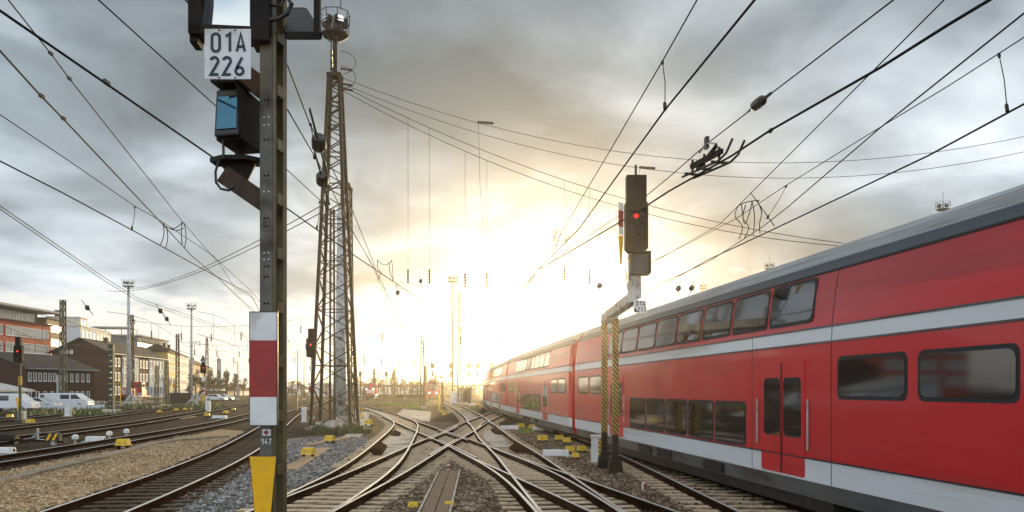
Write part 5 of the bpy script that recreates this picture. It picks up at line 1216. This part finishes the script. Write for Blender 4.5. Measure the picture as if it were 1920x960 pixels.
van_prof = [(0, .35), (0, 1.75), (.1, 1.95), (3.9, 1.95), (4.75, 1.25), (5.35, 1.0), (5.45, .35)]
van_glass = [[(3.3, 1.2), (3.3, 1.75), (3.9, 1.78), (4.5, 1.25)], [(2.0, 1.2), (2.0, 1.75), (3.1, 1.75), (3.1, 1.2)]]
car_prof = [(0, .3), (0, .85), (.25, .95), (.8, 1.42), (2.4, 1.45), (3.2, .95), (4.2, .8), (4.3, .3)]
car_glass = [[(.5, .98), (.95, 1.35), (1.6, 1.37), (1.6, .98)], [(1.7, .98), (1.7, 1.37), (2.35, 1.37), (3.0, .98)]]
def at(px, Y): return ((px-960)*Y/FPX, Y, 0)
car('long white van with dark side windows, right of the parked group', 'parked_van', at(90, 104), R(4), van_prof, van_glass, 5.45, 1.95, 'car_white', 'van')
car('white pickup sized van partly hidden behind the silver car', 'parked_van', at(56, 112), R(3), [(0, .35), (0, 1.2), (1.6, 1.2), (1.7, 1.85), (3.4, 1.85), (4.2, 1.15), (5, 1.0), (5.1, .35)], [[(1.9, 1.2), (1.9, 1.7), (2.6, 1.7), (2.6, 1.2)], [(2.75, 1.2), (2.75, 1.7), (3.3, 1.7), (3.8, 1.2)]], 5.1, 1.9, 'car_white', 'van')
car('silver white hatchback parked before the white vans', 'parked_car', at(42, 97), R(2), car_prof, car_glass, 4.3, 1.75, 'car_silver')
car('white box van at the very left edge, beside the sloping roof shed', 'parked_van', at(-28, 88), R(2), van_prof, van_glass[1:], 5.45, 1.95, 'car_white', 'van')
car('white car parked far away between trees and yard', 'parked_car', at(386, 170), R(3), car_prof, car_glass, 4.3, 1.75, 'car_white')
car('silver car parked far away at the edge of the dark trees', 'parked_car', at(400, 176), R(3), car_prof, car_glass, 4.3, 1.75, 'car_silver')

# ------------------------------------------------------------------ small track-side things
def yellow_box(label, px, py, s=1.0, legs=True, rz=None):
    p = G(px, py); t = thing('track_box', label, 'track box', p, random.uniform(-.3, .3) if rz is None else rz, 'yellow boxes beside the rails')
    h = .14 if legs else .02
    b = MB(); b.box((0, 0, (h+.14)*s), (.46*s, .34*s, .24*s), taper=.86); b.box((0, 0, (h+.035)*s), (.50*s, .38*s, .03*s)); b.build('cover', M['yellow_box'], t, bevel=.015)
    b = MB()
    for q in (-.15, .15): b.bar((q*s*1.2, 0, 0), (q*s, 0, h*s+.02), .05*s, .16*s)
    if legs: b.bar((-.2*s, .0, .03), (.35*s, -.1, .05), .04*s)
    b.build('stand', M['rust'], t); return t
for px, py, s, lab in ((231, 843, 1.05, 'yellow box beside the rail at the edge of the tan gravel'), (618, 832, .9, 'yellow box near the plank in front of the lattice tower'), (578, 860, .95, 'yellow box on bent legs, nearest right of the foreground mast'), (676, 785, 1.0, 'yellow box under the striped octagon board'), (691, 800, 1.15, 'yellow box on the pale path by the curved rail'),
    (1018, 831, .9, 'large yellow box left of the yellow pair, near the white point motor'), (1049, 829, .8, 'yellow box, rear one of the touching pair by the striped posts'), (1063, 834, .8, 'yellow box, front one of the touching pair by the striped posts'), (1069, 852, .75, 'yellow cap on legs left of the relay cabinet'), (1091, 850, .7, 'yellow cap on legs nearest the relay cabinet'), (1079, 862, .6, 'lowest yellow cap at the end of the white point motor'),
    (977, 806, .95, 'yellow rounded box between the two white cylinders, left one'), (998, 807, .85, 'yellow box between the two white cylinders, right one'), (775, 953, .45, 'yellow and white box at the bottom edge left of the plank trough'), (843, 952, .45, 'yellow and white box at the bottom edge right of the plank trough'),
    (19, 786, 1., 'yellow box at the far left edge by the green signal post'), (57, 797, 1., 'yellow box right of the green signal post at the left'), (299, 776, .9, 'yellow box at the weeds below the short green mast'), (330, 772, .9, 'yellow box in the yard, left one below the dark siding wall'), (347, 771, .9, 'yellow box in the yard, right one below the dark siding wall'), (388, 783, 1., 'yellow box in the yard below the triangle sign signal'), (423, 778, 1.05, 'yellow box in the yard above the white cable box'), (438, 771, .9, 'yellow box in the yard near the red and white board, upper'), (408, 763, 1., 'yellow box far in the yard in front of the parked cars'), (833, 781, .9, 'yellow box low at the foot of the striped column'), (828, 776, .9, 'yellow box behind another at the foot of the striped column'), (895, 762, 1., 'small yellow box near the far end of the train'), (305, 764, 1.1, 'small yellow cabinet in the weeds by the red shunter')):
    yellow_box(lab, px, py, s, py < 950)
def white_motor(label, px, py, L_=.9, rz=0, name='point_motor'):
    p = G(px, py); t = thing(name, label, 'point motor', p, rz, 'white point motors')
    b = MB(); b.box((0, 0, .15), (L_, .36, .22), taper=.94); b.build('housing', M['white'], t, bevel=.03); b = MB(); b.box((0, 0, .03), (L_+.25, .5, .06)); b.build('base_plate', M['galv'], t)
    b = MB(); b.tube([(L_/2, 0, .15), (L_/2+.03, 0, .15)], .05, 8); b.tube([(-L_/2, .0, .1), (-L_/2-.5, .0, .08)], .025, 6); b.build('drive_rod', M['rust'], t)
white_motor('long white point motor on the ballast left of the relay cabinet', 1042, 857, .95, R(-3)); white_motor('white cylinder motor left of the rounded yellow box', 955, 806, 1.1); white_motor('white cylinder motor right of the yellow box by the train', 1012, 808, 1.)
white_motor('white box between the rails left of the yellow box on tan gravel', 179, 829, .8); white_motor('white box at the left edge below the striped octagon', 8, 852, .7); white_motor('grey white cable box below the right end of the left yard', 412, 785, 1.2); white_motor('white box in the pale patch near the striped column', 885, 760, 1.)
for px, py, lab in ((141, 833, 'small white point lamp right of the striped octagon, on the ballast'), (205, 825, 'small white point lamp between the left yard rails, middle'), (237, 820, 'small white point lamp between the left yard rails, right')):
    p = G(px, py); t = thing('point_lamp', lab, 'point lamp', p, 0, 'point lamps'); b = MB(); b.tube([(0, 0, 0), (0, 0, .22)], .05, 8); b.build('stem', M['galv'], t); b = MB(); b.box((0, 0, .3), (.22, .2, .17)); b.box((0, 0, .4), (.14, .14, .05)); b.build('lamp_housing', M['white'], t, bevel=.02)
def octagon(label, px, ybase, ymid, wpx, post='galv', h=None):
    Y = FPX*CZ/(ybase-HOR); k = Y/FPX; p = D(px, HOR, Y); t = thing('stripe_board', label, 'track sign', (p.x, Y, 0), 0, 'striped yellow and black boards')
    z = D(px, ymid, Y).z; w_ = wpx*k; hh = w_*.6; c = w_*.2
    b = MB(); b.prism([(-w_/2, z-hh/2), (w_/2, z-hh/2), (w_/2, z+hh/2-c), (w_/2-c, z+hh/2), (-w_/2+c, z+hh/2), (-w_/2, z+hh/2-c)], 0, .25); o = b.build('board', M['black'], t)
    b = MB(); 
    for s in (-.30, .12): b.prism([(w_*(s-.12), z-hh*.42), (w_*(s+.06), z-hh*.42), (w_*(s+.32), z+hh*.36), (w_*(s+.14), z+hh*.36)], -.012, -.002)
    b.build('yellow_stripe', M['yellow'], o)
    b = MB(); b.bar((0, .14, 0), (0, .14, z-hh/2), .07 if z > 1.2 else .16); b.build('post', M[post], t)
octagon('large yellow and black striped board low between the left yard rails', 97, 835, 819, 27)
octagon('yellow and black striped board low by the pale path right of the lattice tower', 676, 780, 768, 13)
for px, yb, ym, lab in ((678, 747, 722, 'distant striped board on a post, left of the small red shunter'), (694.5, 745, 719, 'distant striped board on a post, above the small red shunter'), (716, 748, 715, 'distant striped board on a post, right of the small red shunter'), (827, 768, 707, 'striped board high on a post beside the oncoming train'), (225, 760, 718, 'striped board on a yellow post left of the tall light mast')): octagon(lab, px, yb, ym, 7.5 if px != 225 else 9, 'yellow')
p = G(830, 771); b = MB(); b.box((0, 0, 1.6), (.28, .28, 3.2)); o = b.build('striped_column', M['stripe'], loc=p); tag(o, 'yellow and black striped column beside the oncoming train', 'post')
p = G(822.5, 769); b = MB(); b.box((0, 0, .85), (.2, .2, 1.7)); b.box((0, 0, 1.75), (.24, .24, .1)); o = b.build('yellow_post', M['yellow_box'], loc=p); tag(o, 'plain yellow post left of the striped column', 'post')
p = G(556, 770); b = MB(); b.box((0, 0, 1.1), (.24, .24, 2.2)); o = b.build('striped_column', M['stripe'], loc=p); tag(o, 'yellow and black striped column seen left of the small tower signal', 'post')
p = G(128, 781); t = thing('concrete_post', 'short white stained concrete post standing in the green weeds', 'post', p); b = MB(); b.box((0, 0, .45), (.5, .4, .95), taper=.92); b.build('shaft', M['white'], t, bevel=.03); b = MB(); b.box((0, 0, .03), (.7, .6, .1)); b.build('foot', M['concrete'], t)
p = G(71, 828); t = thing('point_lever', 'blue grey point lever with slanting rod at the left edge', 'point lever', p); b = MB(); b.bar((0, 0, 0), (0, 0, .62), .07); b.build('lever', M['galv'], t); b = MB(); b.bar((-.5, 0, .03), (.25, -.25, .45), .05); b.bar((-1.6, .1, .03), (-.3, 0, .03), .05); b.box((0, .1, .04), (.9, .5, .1)); b.build('rod', M['galv'], t)
p = G(3, 834); t = thing('counterweight', 'rusty lever counterweight lying at the left edge beside the rail', 'counterweight', p); b = MB(); b.tube([(-1, 0, .3), (.6, .1, .2)], .22, 12); b.bar((.5, .1, .2), (2.6, .2, .12), .1); b.build('weight', M['brown_black'], t)
p = G(841, 883); t = thing('marker_peg', 'small red and white marker peg in the ballast before the diamond crossing', 'marker', p); b = MB(); b.tube([(0, 0, 0), (0, 0, .2)], .045, 10); b.build('peg', M['white'], t); b = MB(); b.tube([(0, 0, .07), (0, 0, .15)], .047, 10); b.build('red_band', M['sign_red'], t)
p = G(1207, 921); t = thing('marker_peg', 'red and white marker peg in the ballast before the train, near the striped posts', 'marker', p); b = MB(); b.tube([(0, 0, 0), (0, 0, .2)], .045, 10); b.build('peg', M['white'], t); b = MB(); b.tube([(0.01, -.01, .03), (.01, -.01, .18)], .042, 10); b.build('red_band', M['sign_red'], t)
p = G(570, 792); t = thing('relay_cabinet', 'slim pale relay cabinet at the left foot of the lattice tower', 'cabinet', p); b = MB(); b.box((0, 0, .55), (.3, .3, 1.1)); b.build('cabinet_body', M['white'], t, bevel=.02); b = MB(); b.box((0, 0, .03), (.5, .5, .08)); b.build('plinth', M['concrete'], t)
p = G(390, 772); t = thing('relay_cabinet', 'white relay cabinet at the foot of the triangle sign signal', 'cabinet', p); b = MB(); b.box((0, 0, .6), (.5, .4, 1.2)); b.build('cabinet_body', M['white'], t, bevel=.02); b = MB(); b.box((0, 0, .03), (.7, .6, .08)); b.build('plinth', M['concrete'], t)
p = G(42, 791); t = thing('relay_cabinet', 'white cabinet with red stripe beside the green signal post at the left', 'cabinet', p); b = MB(); b.box((0, 0, .4), (.45, .3, .8)); b.build('cabinet_body', M['white'], t, bevel=.02); b = MB(); b.box((.12, -.155, .4), (.1, .01, .7)); b.build('red_stripe', M['stripe_tape'], t)
p = G(891, 757); t = thing('relay_cabinet', 'wide pale cabinet under the centre mast cluster', 'cabinet', (G(855, 758).x, 133, 0)); b = MB(); b.box((0, 0, 1.0), (2.2, .8, 2.)); b.box((0, 0, 2.05), (2.4, 1., .12)); b.build('cabinet_body', M['white'], t, bevel=.02); b = MB(); b.box((0, -.41, 1.0), (.04, .02, 1.8)); b.build('door_seam', M['black'], t)
t = thing('station_hut', 'small brown hut with yellow door posts at the centre mast cluster', 'building', (G(862, 757).x+1.0, 134, 0)); b = MB(); b.box((0, 1.5, 1.3), (2.2, 3., 2.6)); b.build('wall', M['brick_mid'], t); b = MB(); b.box((0, 1.5, 2.7), (2.6, 3.6, .2)); b.build('roof', M['roof_dark'], t); b = MB(); b.box((-.6, -.02, 1.), (.9, .05, 2.)); b.build('door', M['yellow_box'], t)
# brown cover plates of the point drives
for pts, lab in (([(727, 813), (741, 806), (752, 812), (748, 817), (737, 816)], 'brown steel cover plate beside the left curved rail, farther one'), ([(694, 843), (715, 829), (726, 836), (716, 851), (700, 851)], 'brown steel cover plate beside the left curved rail, nearer one'), ([(920, 806), (938, 801), (946, 810), (938, 814), (928, 813)], 'brown steel cover plate right of the diamond crossing, farther one'), ([(954, 839), (966, 830), (986, 841), (995, 848), (965, 846)], 'brown steel cover plate right of the diamond crossing, nearer one')):
    P = pxpoly(pts, .1); o0 = P[0].copy(); b = MB(); b.poly([(v.x-o0.x, v.y-o0.y) for v in P], .06, .115); o = b.build('cover_plate', M['rust'], loc=(o0.x, o0.y, 0)); tag(o, lab, 'cover plate', 'point drive cover plates')

# ------------------------------------------------------------------ plants
def leaf_cloud(centres, n, size, flat=.6, rr=None):
    rr = rr or random; b = MB()
    for _ in range(n):
        c, r = rr.choice(centres); 
        while True:
            v = Vector((rr.uniform(-1, 1), rr.uniform(-1, 1), rr.uniform(-1, 1)))
            if .35 < v.length < 1: break
        p = Vector(c)+Vector((v.x*r[0], v.y*r[1], v.z*r[2])); s = size*rr.uniform(.6, 1.4)
        a = Vector((rr.gauss(0, 1), rr.gauss(0, 1), rr.gauss(0, 1))).normalized(); u = a.orthogonal().normalized(); w_ = a.cross(u)
        b.add([p-u*s*.5, p+w_*s*.35, p+u*s*.5, p-w_*s*.35], [(0, 1, 2, 3)])
    return b
def tree(label, px, ytop, wpx, Y, m='leaf_dark', kind='round', n=900, group='trees beyond the yard', zb=.22):
    p = D(px, ytop, Y); h = p.z; w_ = wpx*Y/FPX; t = thing('poplar_tree' if kind == 'poplar' else 'tree', label, 'tree', (p.x, Y, 0), random.uniform(0, 6), group); rr = random.Random(int(px*13+Y))
    b = MB(); b.tube([(0, 0, 0), (.05*h*.1, 0, h*.35), (0, .02*h, h*.7)], [h*.03, h*.022, h*.008], 7)
    for k in range(5): a = k*1.3; b.tube([(0, 0, h*(.25+.08*k)), (math.cos(a)*w_*.3, math.sin(a)*w_*.3, h*(.42+.09*k))], [h*.012, h*.004], 5)
    b.build('trunk', M['bark'], t)
    if kind == 'poplar': cs = [((rr.uniform(-.1, .1)*w_, rr.uniform(-.1, .1)*w_, h*(.12+.86*k/9)), (w_*.5*math.sin(math.pi*(.2+.75*k/9)), w_*.5*math.sin(math.pi*(.2+.75*k/9)), h*.07)) for k in range(10)]
    else: cs = [((rr.uniform(-.34, .34)*w_, rr.uniform(-.34, .34)*w_, h*rr.uniform(zb+.18, .86)), (w_*rr.uniform(.14, .26), w_*rr.uniform(.14, .26), h*rr.uniform(.08, .16))) for k in range(14)]
    leaf_cloud(cs, n, max(.22, h*.045), rr=rr).build('crown', M[m], t)
for px, yt, w_, Y, lab in ((366, 690, 26, 222, 'dark tree in front of the tan orange house, left of the triangle sign'), (378, 704, 18, 214, 'low dark tree just left of the triangle sign signal post'), (401, 690, 26, 226, 'dark round tree right of the triangle sign, tallest there'), (413, 708, 17, 222, 'low dark tree below the blue chimney stack'), (424, 692, 18, 252, 'narrow dark tree right of the blue chimney stack'), (440, 698, 16, 260, 'dark tree behind the small white gabled house'), (456, 706, 18, 262, 'dark tree left of the foreground mast board'), (356, 716, 16, 206, 'low dark bush tree at the end of the dark siding wall')): tree(lab, px, yt, w_, Y)
tree('slender poplar in the far centre between the white warehouse and the brown shed', 739, 692, 16, 225, 'leaf_dark', 'poplar', 1500, 'trees on the horizon')
hz = []
for i, (px, yt, w_) in enumerate(((548, 715, 18), (566, 718, 18), (612, 718, 20), (668, 711, 18), (684, 713, 18), (702, 712, 16), (716, 715, 14), (757, 712, 12), (768, 716, 14), (784, 712, 16), (800, 706, 18), (818, 704, 16), (836, 708, 18), (880, 716, 16), (900, 719, 14))):
    nm = ['beside the foreground mast', 'left of the small tower signal', 'seen through the lattice tower', 'left over the white warehouse', 'behind the distant striped boards', 'above the small red shunter', 'left of the poplar trunk', 'just right of the poplar', 'second right of the poplar', 'above the brown shed', 'left behind the oncoming train', 'over the oncoming train roof', 'right behind the oncoming train', 'behind the centre masts', 'left of the train end'][i]
    tree('hazy tree on the horizon, '+nm, px, yt-7, w_*1.3, 225+9*(i % 4), 'leaf_dark', 'round', 900, 'trees on the horizon', .0)
# far woodland closing the horizon
b = MB(); rr = random.Random(5)
lf = leaf_cloud([((x, 430+rr.uniform(-20, 40), 1+rr.uniform(0, 2.5)), (10, 8, rr.uniform(2, 4))) for x in range(-420, 460, 9)], 14000, 1.5, rr=rr); o = lf.build('far_woods', M['leaf_dark']); tag(o, kind='stuff')
def tuft(label, px, py, r, h, n=240, m='grass'):
    p = G(px, py); b = MB(); rr = random.Random(int(px*7+py))
    for _ in range(n):
        a, d = rr.uniform(0, 6.28), r*math.sqrt(rr.random()); q = Vector((d*math.cos(a), d*math.sin(a), 0)); hh = h*(1-.6*d/r)*rr.uniform(.5, 1.2); l = Vector((rr.uniform(-.4, .4), rr.uniform(-.4, .4), 1))*hh; s = .035+.02*h; u = Vector((math.cos(a+1.5), math.sin(a+1.5), 0))*s
        b.add([q-u, q+u, q+l*.6+u*.6, q+l], [(0, 1, 2, 3)])
    o = b.build('weed_tuft', M[m], loc=p); tag(o, label, 'weeds', 'green weed tufts')
tuft('bright green tuft on the pale slab left of the centre lattice mast', 776, 766, 1.7, 1.0, 600); tuft('low bright green tuft left of the pale slab in the centre', 734, 759, 2.6, .7, 500); tuft('tuft of dry weeds at the right foot of the lattice tower', 660, 812, 1.2, .8, 300, 'leaf'); tuft('tuft of weeds at the left foot of the lattice tower', 600, 812, .8, .6, 200, 'leaf'); tuft('green tuft by the white cylinder motors', 986, 812, .5, .5, 120)
b = MB(); rr = random.Random(9)
for _ in range(5200):
    px = rr.uniform(20, 420); y = rr.uniform(763, 781) if px < 230 else rr.uniform(760, 768); 
    if rr.random() < .35*(1+math.sin(px*.09)*math.cos(px*.031)): continue
    q = G(px, y); hh = rr.uniform(.1, .55); l = Vector((rr.uniform(-.3, .3), rr.uniform(-.3, .3), 1))*hh; u = Vector((rr.uniform(-1, 1), rr.uniform(-1, 1), 0)).normalized()*.09
    b.add([q-u, q+u, q+l*.6+u*.6, q+l], [(0, 1, 2, 3)])
o = b.build('grass', M['weed']); tag(o, kind='stuff')

# ------------------------------------------------------------------ sunlit evening haze
hm = bpy.data.materials.new('haze'); hm.use_nodes = True; t = NT(hm.node_tree)
v = t.n('ShaderNodeVolumePrincipled'); t.set(v, 'Color', (1, .93, .82, 1)); t.set(v, 'Density', HAZE_DENSITY); t.set(v, 'Anisotropy', HAZE_G)
o = t.n('ShaderNodeOutputMaterial'); t.set(o, 'Volume', v.outputs[0])
b = MB(); b.box((0, 735, 19.5), (3020, 1560, 41)); hz_o = b.build('haze', hm); tag(hz_o, kind='stuff')
